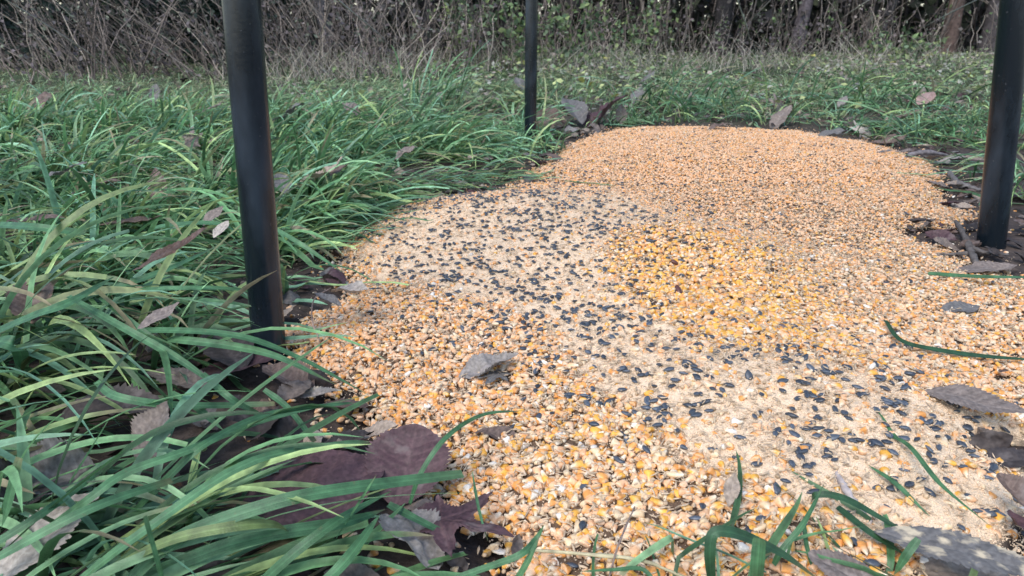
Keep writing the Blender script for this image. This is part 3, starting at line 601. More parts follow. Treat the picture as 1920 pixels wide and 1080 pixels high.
HB = [  # points (px, py, height m), width px, colour, taper, label
 ([(-60,1050,.05),(90,955,.07),(205,868,.05)],15,'g','blunt','green blade crossing the lower left corner above the pale leaf'),
 ([(-60,1075,.05),(160,958,.08),(322,900,.06)],18,'l','blunt','light green cut blade over the pale leaf at lower left'),
 ([(60,1010,.03),(160,940,.07),(235,887,.08),(350,845,.08),(500,787,.06),(690,740,.03)],15,'l','tip','long light blade running up right to the feed edge'),
 ([(250,960,.03),(317,893,.06),(385,832,.08),(500,777,.07),(640,757,.05),(668,756,.04)],14,'g','tip','arched green blade ending near the feed at left'),
 ([(120,1110,.03),(267,997,.07),(467,867,.09),(640,832,.06),(700,828,.04)],20,'l','tip','wide light blade arching over the maroon leaf'),
 ([(230,1100,.04),(333,1010,.07),(500,947,.09),(640,917,.09),(868,888,.07)],27,'g','blunt','broad blade with a cut end reaching onto the corn'),
 ([(160,1100,.03),(300,1020,.07),(430,988,.08),(513,983,.07),(552,1003,.04)],20,'y','tip','yellowish green blade bent down at its tip at bottom left'),
 ([(180,1120,.02),(433,1020,.05),(640,980,.05),(722,955,.04)],26,'g','tip','dark broad blade low along the bottom left'),
 ([(470,1110,.02),(560,1030,.05),(650,965,.06),(735,920,.05)],20,'g','tip','green blade rising right over the maroon leaves'),
 ([(-15,1040,.02),(10,960,.08),(36,858,.12)],17,'l','blunt','upright cut blade at the left frame edge'),
 ([(130,905,.03),(165,850,.07),(203,788,.11)],8,'g','blunt','thin upright blade over the dark curled leaves'),
 ([(338,940,.04),(360,890,.08),(381,835,.12)],7,'l','tip','thin upright blade among the big lower left blades'),
 ([(308,1100,.03),(292,1040,.07),(272,968,.11)],9,'l','blunt','thin blade standing nearest the bottom at left'),
 ([(180,715,.07),(215,742,.08),(300,757,.07),(400,760,.05),(515,757,.04)],15,'l','blunt','flat blade lying level across the dead leaves'),
 ([(322,735,.06),(370,765,.05),(418,806,.03)],14,'l','tip','short light blade pointing down right over dark leaves'),
 ([(380,700,.07),(430,745,.06),(487,778,.03)],13,'g','blunt','short green blade beside the grey leaf'),
 ([(495,730,.05),(540,765,.04),(590,828,.02)],12,'g','blunt','narrow blade crossing the serrated leaf by the feed'),
 ([(-50,640,.09),(60,592,.12),(130,566,.13),(215,518,.13)],22,'g','tip','wide dark blade entering from the left frame edge'),
 ([(128,555,.12),(233,615,.10),(333,672,.07),(410,726,.04)],15,'l','tip','long blade slanting down right across the left grass'),
 ([(187,557,.11),(283,632,.08),(340,672,.05),(420,735,.03)],12,'g','tip','narrow blade slanting beside the long slanting one'),
 ([(200,640,.04),(260,620,.08),(433,627,.09),(560,670,.06),(690,740,.025)],14,'g','tip','long arching blade whose tip touches the feed'),
 ([(300,640,.05),(340,637,.08),(500,662,.07),(632,722,.03)],17,'l','tip','pale broad blade passing in front of the left leg'),
 ([(150,560,.05),(193,547,.09),(317,503,.11),(420,455,.11)],15,'g','tip','dark blade below the pink serrated leaf'),
 ([(150,570,.03),(210,550,.09),(333,540,.11),(467,546,.09),(530,590,.05)],11,'l','tip','light blade curving down in front of the left leg'),
 ([(240,572,.05),(300,561,.07),(400,563,.08),(495,578,.07)],9,'l','tip','straight light blade touching the left leg'),
 ([(250,470,.04),(283,430,.10),(360,418,.12),(417,421,.12),(452,440,.10)],11,'g','tip','arched blade behind the pink serrated leaf'),
 ([(-40,420,.12),(50,424,.14),(160,436,.13)],17,'g','blunt','level blade at the left frame edge'),
 ([(500,420,.10),(560,455,.09),(642,510,.05)],9,'l','tip','blade arching right behind the left leg'),
 ([(-60,660,.05),(-10,640,.10),(28,648,.10),(38,680,.06),(5,740,.03)],28,'g','tip','broad curled blade at the left frame edge'),
 ([(768,945,.02),(790,885,.05),(840,817,.07),(907,777,.05),(982,770,.03)],10,'g','tip','thin blade curving over the corn beside the maroon leaf'),
 ([(630,1010,.03),(668,950,.07),(706,890,.10)],6,'l','tip','fine upright blade in front of the maroon leaf'),
 ([(728,945,.03),(775,970,.03),(825,995,.025)],16,'g','blunt','short cut blade lying on the maroon leaf'),
 ([(820,1095,.02),(900,1068,.035),(975,1040,.05),(1005,1010,.05),(1020,985,.06)],13,'g','tip','blade at the bottom bending up over the corn'),
 ([(960,1100,.02),(985,1060,.04),(1012,1005,.06)],13,'l','tip','short blade at the bottom edge of the corn'),
 ([(885,880,.05),(893,930,.04),(903,975,.03),(915,1015,.02)],6,'g','both','thin dark stem leaning over the corn'),
 ([(560,1130,.02),(640,1060,.04),(712,965,.05)],24,'g','tip','wide blade rising from the bottom edge beside the maroon leaf'),
 ([(1335,1095,.02),(1331,1040,.045),(1338,1000,.06),(1372,998,.06),(1415,1013,.05),(1470,1040,.04),(1540,1090,.02)],22,'d','tip','wide folded blade arching at the bottom right of centre'),
 ([(1418,1105,.02),(1420,1060,.045),(1424,1010,.065)],27,'g','blunt','broad upright blade cut by the bottom edge'),
 ([(1450,1060,.02),(1467,1030,.035),(1507,980,.05),(1545,908,.06)],12,'g','tip','blade standing over the pale meal at right'),
 ([(1518,945,.03),(1530,928,.045),(1580,933,.045),(1650,970,.03),(1720,1012,.02)],13,'d','tip','dark arched blade beside the large grey leaf'),
 ([(1570,950,.03),(1630,997,.03),(1700,1042,.02)],14,'d','tip','blade lying beneath the arched one at bottom right'),
 ([(1633,813,.02),(1697,830,.045),(1763,907,.045),(1855,985,.02)],11,'g','both','thin blade hooked over the meal at right'),
 ([(1628,872,.035),(1680,907,.035),(1745,970,.02)],11,'g','both','short thin blade left of the hooked one'),
 ([(1722,1010,.05),(1700,1040,.04),(1676,1078,.02)],16,'g','tip','short broad blade standing before the large grey leaf'),
 ([(1508,985,.03),(1512,1020,.03),(1524,1070,.02)],9,'g','tip','narrow blade hanging at the bottom right'),
 ([(1660,600,.03),(1690,638,.035),(1760,656,.03),(1850,668,.02),(1960,676,.01)],11,'d','tip','dark green blade lying across the feed at right'),
 ([(1740,512,.02),(1830,518,.03),(1960,520,.03)],10,'g','tip','narrow blade beside the right leg'),
 ([(1240,1130,.02),(1210,1070,.03),(1150,1068,.03),(1085,1072,.02)],9,'g','tip','blade along the bottom edge of the corn'),
]
for pts, wpx, ck, tp, lb in HB:
    V, Qf, cc = ribbon(pts, wpx, G[ck], tp)
    o_ = V.mean(0); link('grass_strand', np_mesh('grass_strand', V - o_, Qf, M_GRASS, cc), label=lb, cat='grass blade', group='long single grass blades near the camera', loc=o_)

# ---------------------------------------------------------------- tubes (stems, twigs, trunks)
def tube(P, r, K=6, n=None, col=(0.2, 0.16, 0.13), cap=True):
    S = catmull(P, n) if n else np.array(P, float); r = np.interp(np.linspace(0, 1, len(S)), np.linspace(0, 1, len(r)), r)
    D = np.gradient(S, axis=0); D /= np.linalg.norm(D, axis=1)[:, None] + 1e-9
    ref = np.where(np.abs(D[:, 2:3]) > .9, np.array([[1, 0, 0.]]), np.array([[0, 0, 1.]]))
    a = np.cross(D, ref); a /= np.linalg.norm(a, axis=1)[:, None] + 1e-9; b = np.cross(D, a)
    th = np.arange(K) * 2 * np.pi / K
    V = S[:, None] + r[:, None, None] * (np.cos(th)[None, :, None] * a[:, None] + np.sin(th)[None, :, None] * b[:, None])
    Q = [(i * K + k, i * K + (k + 1) % K, (i + 1) * K + (k + 1) % K, (i + 1) * K + k) for i in range(len(S) - 1) for k in range(K)]
    return V.reshape(-1, 3), np.array(Q), np.ones((len(S) * K, 3)) * np.array(col)
def twig(name, pts, r, col, label, cat, group=None, K=7, side=None):
    P = [np.array(p[1:]) if p[0] == 'w' else at(p[0], p[1], p[2]) for p in pts]; parts = [tube(P, r, K, 18, col)]
    if side:
        for sd_ in side: parts.append(tube([at(*q) for q in sd_[0]], sd_[1], K, 12, col))
    V, Q, c = merge(parts); c = c * (0.8 + 0.4 * fbm(V[:, 0] * 90, V[:, 1] * 90, 3))[:, None]
    V = V + 0.004 * (rng.random(V.shape) - .5) * min(1, r[0] / 0.006); o_ = V.mean(0)
    return link(name, np_mesh(name, V - o_, Q, M_STEM, c), label=label, cat=cat, group=group, loc=o_)
twig('fallen_twig', [(1792,415,.02),(1812,450,.02),(1828,490,.015),(1850,520,.005)], [.004,.006,.006,.002], (.11,.095,.085), 'knobbly grey twig lying against the foot of the right leg', 'twig', side=[([(1822,465,.02),(1850,475,.018),(1890,478,.01)],[.005,.004,.002]), ([(1815,475,.015),(1770,478,.01),(1735,478,.008)],[.004,.003,.002])])
twig('fallen_twig', [(1563,882,.03),(1590,925,.03),(1632,982,.02)], [.003,.0032,.002], (.42,.36,.33), 'pale thin twig lying across the meal beside the grass blade at right', 'twig')
twig('straw_stalk', [(980,1030,.02),(1107,1040,.03),(1200,1050,.03),(1290,1085,.02)], [.0014,.0016,.001], (.46,.40,.24), 'thin straw stem crossing the corn at the bottom edge', 'stem')
twig('straw_stalk', [(1140,1090,.02),(1160,1020,.04),(1190,950,.05)], [.0008,.0009,.0005], (.22,.16,.13), 'thin dark stalk leaning over the corn near the bottom', 'stem')
twig('straw_stalk', [(1300,800,.01),(1390,830,.02),(1480,860,.012)], [.0008,.0009,.0005], (.34,.26,.18), 'thin curved stem lying on the meal at right centre', 'stem')
twig('fallen_twig', [(1700,292,.02),(1740,285,.03),(1790,295,.01)], [.007,.006,.003], (.17,.15,.15), 'short dark twig at the back right edge of the feed', 'twig')
twig('fallen_twig', [(1780,325,.02),(1800,345,.02),(1850,360,.01)], [.006,.008,.003], (.14,.125,.115), 'thick grey twig behind the right leg', 'twig')
twig('fallen_twig', [(1600,82,.05),(1680,78,.06),(1760,80,.03)], [.02,.022,.015], (.13,.11,.11), 'dark branch lying on the far grass at right', 'branch')
twig('straw_stalk', [(600,640,.02),(585,600,.04),(590,560,.05),(620,540,.05)], [.001,.001,.0007], (.28,.20,.16), 'fine curved stalk at the feed edge right of the left leg', 'stem')
def stalk(pxb, pyb, y1, pxt, pyt, r, col, label):      # bare stalk: foot on the ground, top at distance y1
    a = at(pxb, pyb, 0.02); xx = (pxt - 960) / F; vv = (540 - pyt) / F; d = np.array([xx, cp + vv * sp, -sp + vv * cp])
    b_ = np.array([0, 0, CH]) + d * (y1 / d[1]); e = b_ + (b_ - a) * .5 + np.array([0, 0, -.04]); mdl = (a + b_) / 2 + np.array([.01, 0, .015])
    twig('bare_stalk', [('w', *a), ('w', *mdl), ('w', *b_), ('w', *e)], [r, r, r * .8, r * .5], col, label, 'stalk')
stalk(235, 158, 3.4, 60, 30, .0035, (.42,.36,.30), 'long bare stalk leaning out of the thicket at left')
stalk(1408, 92, 6.2, 1388, 15, .006, (.44,.41,.35), 'pale stalk standing by the dark trunk')
stalk(1370, 80, 6.5, 1450, -5, .004, (.30,.28,.25), 'grey stalk crossing the dark trunk')
stalk(1535, 65, 7.0, 1625, 3, .006, (.44,.42,.36), 'long pale stalk leaning right before the wood')
stalk(1690, 75, 6.5, 1800, 15, .006, (.34,.35,.32), 'bent pale stalk arching at the far right')
stalk(738, 100, 4.5, 700, 55, .0035, (.42,.38,.34), 'short pale stalk leaning left before the thicket')
stalk(425, 150, 4.0, 380, 20, .0035, (.34,.30,.28), 'thin stalk leaning left beside the left leg')

# ---------------------------------------------------------------- leaves
def leaf_mesh(kind, L, W, fold=0.2, cl=0.0, cw=0.0, seed=0, col=(.2, .15, .13), ves=(.3, .25, .22), hi=False, crump=0.05, teeth=0.08):
    rr = random.Random(seed); sx = rr.random() * 50
    if kind == 'maple':
        NA, NR = (120, 14) if hi else (60, 8)
        th = np.linspace(-np.pi * .97, np.pi * .97, NA)          # 0 = towards the tip
        lob = [(0, 1.0, .46), (1.02, .90, .40), (-1.02, .90, .40), (1.98, .66, .36), (-1.98, .66, .36)]
        r = np.full(NA, 0.46)
        for a, h, s_ in lob: r = np.maximum(r, h * np.exp(-np.abs((th - a) / s_) ** 1.25 * .95))
        r = r * (1 + 0.12 * (np.abs(((th * 9) % 1) - .5) * 2 - .5)) 
        rho = np.linspace(0, 1, NR + 1)[1:]
        X = np.outer(rho, r * np.sin(th)); Y = np.outer(rho, r * np.cos(th)) + 0.3
        X = X * W * .62; Y = Y * L * .78
        v = np.zeros_like(X)
        for a, h, s_ in lob: v = np.maximum(v, np.exp(-((th[None] - a) * rho[:, None] / 0.035) ** 2))
        rid = v * 1.0; Xf = X; V0 = np.array([[0, 0.3 * L * .78, 0]])
        Z = -v * 0.012 * L + 0.012 * L * np.sin(th[None] * 5) * rho[:, None] ** 2 * (0.5 + rr.random())
    else:
        NU, NV = (70, 21) if hi else (30, 9)
        t = np.linspace(0, 1, NU); v_ = np.linspace(-1, 1, NV)
        base = {'ovate': np.sin(np.pi * t ** 0.8) ** 0.85, 'lance': np.sin(np.pi * t ** .9) ** 1.1, 'round': np.sin(np.pi * t ** .9) ** .6}[kind]
        nt_ = 18 if hi else 9
        saw = 1 + teeth * (((t * nt_) % 1) - .5) * 2
        w_ = base * W / 2 * saw + 0.0004
        X = np.outer(w_, v_); Y = np.outer(t * L, np.ones(NV)) - np.abs(v_)[None] * 0.0
        Y = Y + (np.abs(X) * 0.35)                       # side veins sweep forward
        Y = Y - (np.abs(X) * 0.35) * np.linspace(0, 1, NU)[:, None] ** 2
        ph = (t[:, None] * 9 - np.abs(v_)[None] * 0.8)
        lat = np.exp(-(((ph % 1) - .5) / .12) ** 2) * (np.abs(v_)[None] > .1) * (base[:, None] > .2)
        midr = (np.abs(v_)[None] < (.06 if hi else .1)) * np.ones((NU, 1))
        rid = np.clip(lat * .6 + midr, 0, 1); Xf = X; V0 = None
        Z = fold * np.abs(X) - rid * 0.008 * L
    n1_ = fbm(X / L * 3 + sx + 20, Y / L * 3 + 20, seed); n2_ = fbm(X / L * 9 + sx + 20, Y / L * 9 + 20, seed + 3)
    Z = Z + crump * L * (n1_ - .5) * 3 + crump * L * .5 * (n2_ - .5)
    if cw: a = X * cw / L; X = np.sin(a) * L / cw; Z = Z + (1 - np.cos(a)) * L / cw
    if cl: a = Y * cl / L; Y = np.sin(a) * (L / cl) - 0 * Y + 0; Z = Z * np.cos(a) + (1 - np.cos(a)) * L / cl
    col = np.array(col); ves = np.array(ves)
    cc = (col * (0.75 + 0.5 * n2_[..., None])) * (1 - .55 * rid[..., None]) + ves * (.55 * rid[..., None])
    ny, nx = X.shape
    V = np.stack([X, Y, Z], -1).reshape(-1, 3); cc = cc.reshape(-1, 3); Qf = grid_faces(nx, ny); Tf = np.zeros((0, 3), int)
    if V0 is not None:
        V0 = V0.copy(); V0[0, 1] = V[:nx, 1].mean(); V0[0, 2] = V[:nx, 2].mean(); V = np.vstack([V, V0]); cc = np.vstack([cc, ves])
        c0 = len(V) - 1; Tf = np.array([(i, c0, i + 1) for i in range(nx - 1)])
    V[:, 1] -= L * .5
    return V, [Qf, Tf] if len(Tf) else [Qf], cc
LC = {'maroon': ((.080, .042, .046), (.14, .082, .082)), 'grey': ((.25, .22, .19), (.34, .30, .29)), 'brown': ((.14, .095, .075), (.24, .18, .14)),
      'tan': ((.33, .26, .20), (.44, .36, .28)), 'pink': ((.38, .25, .22), (.50, .36, .32)), 'dark': ((.055, .043, .038), (.11, .09, .08)),
      'slate': ((.14, .13, .12), (.24, .225, .205)), 'yellow': ((.50, .46, .12), (.6, .56, .25)), 'mauve': ((.19, .15, .125), (.32, .27, .23)),
      'green': ((.12, .20, .08), (.18, .26, .12)), 'pale': ((.36, .31, .26), (.5, .46, .4))}
def put_leaf(px, py, lpx, ratio, kind, colour, label, yaw=0, tx=0, ty=0, z=None, fold=.2, cl=0, cw=0, hi=False, dusty=False, crump=.05, stalk=False, teeth=.08, group=None, lift=.008, name='fallen_leaf'):
    if py < 360: lpx *= .82; lift *= .75; crump = max(crump, .09)
    if px < 900 and 140 < py < 600: lift += .045; lpx *= 1.15; hi = True
    g = at(px, py, 0.02); zz = float(top_z(g[0], g[1])) + lift if z is None else z
    g = at(px, py, zz); L = lpx * depth_of(g) / F; sd_ = int(px * 7 + py) % 9973
    V, Fc, cc = leaf_mesh(kind, L, L * ratio, fold, cl, cw, sd_, *LC[colour], hi=hi, crump=crump, teeth=teeth)
    o = link(name, np_mesh(name, V, Fc, M_DUSTLEAF if dusty else M_LEAF, cc), label=label, cat='leaf', group=group, loc=g, rot=(R(tx), R(ty), R(yaw)))
    if stalk:
        V, Q, c = tube([(0, -L * .5, 0), (L * .03, -L * .62, L * .01), (L * .09, -L * .78, -.01 * L)], [L * .010, L * .008, L * .006], 5, 8, LC[colour][1])
        link('leaf_stalk', np_mesh('leaf_stalk', V, Q, M_STEM, c), parent=o)
    return o
LV = [
 (762,872,165,1.0,'round','maroon','dark maroon toothed leaf propped up at the left edge of the corn',dict(yaw=-12,tx=34,hi=True,fold=.12,lift=.035,stalk=True,teeth=.07)),
 (575,925,300,.75,'round','maroon','large flat maroon leaf under the broad grass blades at lower left',dict(yaw=-70,tx=8,hi=True,fold=.05,teeth=.02,lift=.02)),
 (870,985,210,.85,'maple','maroon','crumpled maroon leaf with curled points beside the near corn',dict(yaw=-115,tx=10,ty=12,hi=True,crump=.08,lift=.03,cw=.5,stalk=True)),
 (770,1010,190,.7,'ovate','grey','crumpled grey brown leaf beneath the maroon ones at bottom',dict(yaw=40,ty=20,crump=.12,hi=True,cw=1.2,lift=.02)),
 (90,1000,230,.60,'ovate','pale','large pale grey leaf under blades at the bottom left corner',dict(yaw=-35,tx=22,hi=True,fold=.1,lift=.035)),
 (20,920,170,.8,'round','dark','dark curled leaf at the left frame edge',dict(yaw=20,ty=35,cw=2.0,hi=True,lift=.03)),
 (110,890,170,.7,'round','slate','dark purplish leaf folded beside the left frame edge',dict(yaw=80,ty=-30,cw=2.2,hi=True,lift=.03,crump=.08)),
 (290,815,130,.85,'ovate','mauve','upright grey purple leaf catching light among dark leaves',dict(yaw=-30,tx=55,hi=True,lift=.05,stalk=True)),
 (200,780,260,.45,'lance','dark','long dark rolled leaf in the shaded litter at left',dict(yaw=-80,tx=5,cw=3,hi=True,lift=.03)),
 (340,712,140,.5,'ovate','mauve','grey leaf under the flat level blade',dict(yaw=85,tx=12,hi=True,fold=.3,lift=.03)),
 (540,712,130,.65,'ovate','brown','curled brown leaf at the feed edge below the left leg',dict(yaw=60,tx=10,cw=2.2,hi=True,lift=.02)),
 (585,740,110,.32,'lance','grey','serrated grey leaf dusted with corn crumbs at the feed edge',dict(yaw=-85,tx=8,hi=True,dusty=True,lift=.02,teeth=.14)),
 (425,655,160,.6,'ovate','dark','dark leaf in shade left of the left leg',dict(yaw=40,tx=10,lift=.03)),
 (440,690,180,.6,'ovate','maroon','dark maroon leaf in the shade at the foot of the left leg',dict(yaw=-70,tx=10,lift=.02)),
 (330,478,135,.26,'lance','pink','pinkish serrated leaf standing on edge in the grass',dict(yaw=-62,tx=10,ty=-35,hi=True,lift=.13,teeth=.10,fold=.3,cl=.5)),
 (298,592,75,.6,'ovate','mauve','small grey leaf carrying one corn kernel in the left grass',dict(yaw=-50,tx=22,hi=True,lift=.09,fold=.1)),
 (60,565,100,.7,'round','brown','grey brown curled leaf behind the wide left blade',dict(yaw=20,tx=30,cw=1.6,lift=.05)),
 (655,545,80,.55,'ovate','pale','pale curled leaf at the feed edge behind the left leg',dict(yaw=-120,tx=10,cw=2.0,hi=True,lift=.02)),
 (615,560,60,.4,'lance','slate','narrow grey leaf beside the pale curled one',dict(yaw=60,tx=10,cw=2,lift=.02)),
 (915,688,125,.55,'ovate','grey','curled grey leaf half buried in the middle of the feed',dict(yaw=-78,tx=18,cw=1.6,hi=True,crump=.09,lift=.010)),
 (925,708,80,.85,'maple','slate','small blue grey ragged leaf piece on the feed before the curled leaf',dict(yaw=160,tx=10,hi=True,lift=.008,crump=.05)),
 (935,818,120,.28,'lance','brown','thin dark leaf rolled up and sunk in the near corn',dict(yaw=-100,tx=0,cw=4,hi=True,lift=.004,crump=.08)),
 (1372,918,65,.45,'lance','tan','small tan leaf scrap sticking up from the pale meal',dict(yaw=-25,tx=50,hi=True,lift=.012,cw=1.5)),
 (1825,752,175,.50,'ovate','mauve','large serrated grey leaf lying on the feed at the right',dict(yaw=-133,tx=4,ty=4,hi=True,lift=.016,fold=.12,teeth=.10,crump=.03,stalk=True)),
 (1800,1035,300,.42,'ovate','slate','big dark leaf dusted with meal in the bottom right corner',dict(yaw=-122,tx=6,ty=-4,hi=True,dusty=True,lift=.03,fold=.08,teeth=.1,crump=.03)),
 (1905,925,90,.7,'round','brown','small curled brown leaf at the right frame edge',dict(yaw=20,tx=20,cw=2,hi=True,lift=.03)),
 (1590,1075,150,.6,'round','mauve','brown leaf cut off by the bottom frame edge at right',dict(yaw=60,tx=10,hi=True,lift=.015)),
 (1800,1075,190,.4,'ovate','tan','mottled tan leaf beneath the big dark leaf',dict(yaw=-100,tx=6,hi=True,lift=.012)),
 (1900,860,130,.5,'ovate','dark','dark leaf scrap on the bare soil at the right edge',dict(yaw=-100,tx=6,lift=.01)),
 (1850,505,120,.5,'ovate','mauve','grey leaf lying below the right leg',dict(yaw=-85,tx=5,lift=.006)),
 (1800,580,90,.5,'ovate','slate','blue grey leaf partly under corn at the right',dict(yaw=-75,tx=3,lift=.004)),
 (1600,462,0,0,0,0,0,0),
 (1130,218,150,.55,'ovate','maroon','crumpled purple leaf in the leaf heap behind the middle leg',dict(yaw=-80,tx=35,cw=1.5,lift=.05,crump=.10)),
 (1075,208,90,.7,'round','slate','dark blue grey leaf on top of the heap by the middle leg',dict(yaw=30,tx=35,cw=1,lift=.08)),
 (1028,228,75,.8,'round','brown','round curled brown leaf touching the middle leg',dict(yaw=-20,tx=55,cw=2,lift=.06,crump=.09)),
 (1165,215,50,.55,'ovate','mauve','small upright mauve leaf at the right end of the heap',dict(yaw=10,tx=70,lift=.06)),
 (1060,250,90,.4,'lance','grey','flat grey leaf at the back left corner of the feed',dict(yaw=-75,tx=10,lift=.01)),
 (1040,297,55,.6,'ovate','brown','olive brown leaf at the back left rim of the feed',dict(yaw=60,tx=15,lift=.015)),
 (995,335,50,.6,'ovate','slate','small grey leaf at the feed rim between grass and corn',dict(yaw=-30,tx=15,cw=1.5,lift=.01)),
 (1345,238,60,.4,'lance','brown','small brown leaf on the back rim of the feed',dict(yaw=-90,tx=20,cw=2,lift=.025)),
 (1465,222,80,.5,'ovate','mauve','grey mauve leaf standing at the back rim in the grass',dict(yaw=-60,tx=40,cw=1,lift=.04)),
 (1455,190,50,.7,'maple','mauve','small pale leaf above the back rim in the grass tuft',dict(yaw=20,tx=55,lift=.07)),
 (1612,240,70,.7,'maple','pale','pale crumpled leaf at the back right rim',dict(yaw=10,tx=30,crump=.1,lift=.03)),
 (1550,252,110,.25,'lance','slate','long narrow leaf lying at the back right rim',dict(yaw=-85,tx=8,lift=.015)),
 (1690,222,90,.45,'ovate','brown','olive brown curled leaf in the grass at back right',dict(yaw=-70,tx=25,cw=2,lift=.04)),
 (1660,285,45,.5,'ovate','slate','small blue grey leaf lying on the orange corn at back right',dict(yaw=-80,tx=8,lift=.012)),
 (1735,186,50,.8,'round','pink','rosy round leaf lying on the grass at back right',dict(yaw=-60,tx=30,lift=.09)),
 (1700,188,60,.45,'ovate','pink','dull pink leaf beside the rosy round one',dict(yaw=80,tx=30,lift=.08)),
 (1580,190,45,.45,'ovate','grey','small grey leaf in the tuft behind the feed',dict(yaw=-45,tx=30,lift=.07)),
 (1665,265,90,.4,'lance','brown','brown leaf at the right back rim under grass',dict(yaw=-85,tx=10,lift=.02)),
 (1780,300,80,.4,'ovate','grey','grey leaf left of the right leg in the grass',dict(yaw=-85,tx=10,lift=.02)),
 (1760,345,60,.5,'ovate','mauve','mauve leaf at the right rim behind the right leg',dict(yaw=70,tx=10,lift=.01)),
 (600,325,120,.35,'ovate','tan','tan leaf standing in the grass right of the left leg',dict(yaw=-62,tx=25,cw=1.4,lift=.08)),
 (635,318,60,.35,'lance','brown','brown leaf edge behind the tan leaf',dict(yaw=-50,tx=30,lift=.08)),
 (530,345,60,.6,'round','slate','grey leaf touching the right side of the left leg',dict(yaw=30,tx=30,lift=.08)),
 (545,210,90,.5,'ovate','slate','blue grey leaf in the grass just right of the left leg',dict(yaw=-80,tx=25,lift=.07)),
 (125,318,90,.4,'ovate','slate','blue grey leaf lying in the far left grass',dict(yaw=-85,tx=20,lift=.07)),
 (360,255,50,.9,'maple','mauve','small crumpled brown leaf caught in the far left grass',dict(yaw=10,tx=50,crump=.12,lift=.08)),
 (295,350,80,.45,'ovate','brown','dark brown leaf standing upright in the left grass',dict(yaw=20,tx=60,lift=.06)),
 (180,352,100,.4,'ovate','brown','brown leaf low in the left grass',dict(yaw=-80,tx=10,lift=.04)),
 (395,205,60,.5,'ovate','mauve','mauve grey leaf left of the left leg far back',dict(yaw=-60,tx=25,lift=.08)),
 (80,190,55,.6,'round','brown','small rusty leaf in the far left grass',dict(yaw=0,tx=30,lift=.08)),
 (290,175,45,.5,'ovate','slate','small grey leaf upright near the left thicket',dict(yaw=0,tx=55,lift=.09)),
 (240,415,110,.4,'ovate','brown','reddish brown leaf in the gap of the left grass',dict(yaw=-85,tx=5,lift=.04)),
 (70,412,100,.35,'ovate','brown','brown leaf under the level blade at left',dict(yaw=-85,tx=5,lift=.05)),
 (400,405,50,.6,'ovate','mauve','small mauve leaf in grass left of the left leg',dict(yaw=-30,tx=30,lift=.09)),
 (415,430,40,.6,'ovate','pale','small pale leaf above the pink serrated leaf',dict(yaw=-30,tx=30,lift=.10)),
 (660,205,55,.6,'ovate','mauve','brown grey leaf in the back grass left of centre',dict(yaw=60,tx=30,lift=.07)),
 (760,285,60,.5,'ovate','mauve','pinkish scrap of leaf in the grass before the middle leg',dict(yaw=-50,tx=20,lift=.09)),
 (975,158,50,.6,'ovate','slate','dark grey leaf just left of the middle leg',dict(yaw=30,tx=40,lift=.08)),
 (1195,178,50,.55,'ovate','slate','blue grey leaf in the grass behind the pile',dict(yaw=-40,tx=40,lift=.08)),
 (1215,145,55,.45,'ovate','slate','dark leaf resting on the far grass behind the pile',dict(yaw=-60,tx=30,lift=.08)),
 (1700,240,130,.3,'lance','dark','dark leaf litter strip at the back right rim',dict(yaw=-85,tx=6,lift=.008)),
]
for r in LV:
    if not r[2]: continue
    put_leaf(*r[:7], **r[7])
# loose yellow-green leaves on the far grass, one by one
for i in range(26):
    px_, py_ = [(980,118),(900,120),(850,118),(1135,110),(1195,112),(1110,155),(1088,150),(1180,95),(1300,90),(1528,108),(1345,80),(1570,112),(1670,118),(1845,80),(1860,100),(1740,108),
                (1266,95),(1470,125),(930,135),(800,140),(1390,140),(1155,180),(745,130),(1625,90),(1500,85),(1820,140)][i]
    put_leaf(px_, py_, 20 + 10 * random.random(), .85, 'maple' if i % 3 else 'round', ['yellow', 'green', 'pale'][i % 3 if i % 5 else 0],
             '%s leaf lying on the far grass %s' % ([ 'lime yellow', 'soft green', 'pale grey'][i % 3 if i % 5 else 0], 'by the middle leg' if px_ < 1250 else 'towards the right of the wood edge'),
             yaw=random.uniform(0, 360), tx=random.uniform(5, 45), lift=.07, group='small leaves lying on the far grass')
# nut / pellets on the pile
def pellet(px, py, l, w_, col, label, yaw):
    g = at(px, py, .03); zz = float(top_z(g[0], g[1])) + .004; g = at(px, py, zz)
    us = [-1, -.9, -.5, 0, .5, .9, 1]; ws = [.45, .85, 1, .85, .45]; V, T, Q = ring_shape([u * l for u in us], [a * w_ for a in ws], [a * w_ for a in ws], 10)
    V += rng.normal(0, w_ * .05, V.shape)
    link('acorn_husk' if w_ > .003 else 'brown_pellet', np_mesh('pellet', V, [T, Q], M_SEED, np.ones((len(V), 3)) * np.array(col)), label=label, cat='husk', loc=g, rot=(.5, 0, yaw))
pellet(1272, 545, .010, .0042, (.07, .025, .02), 'dark red brown husk standing on the yellow corn heap', .2)
pellet(1470, 617, .009, .005, (.11, .08, .075), 'grey brown husk on the corn right of the yellow heap', .8)
pellet(1528, 622, .006, .0045, (.08, .04, .035), 'small round reddish husk right of the grey one', 0)
pellet(1265, 492, .006, .0034, (.09, .03, .02), 'tiny red brown husk at the top of the yellow heap', 1.4)

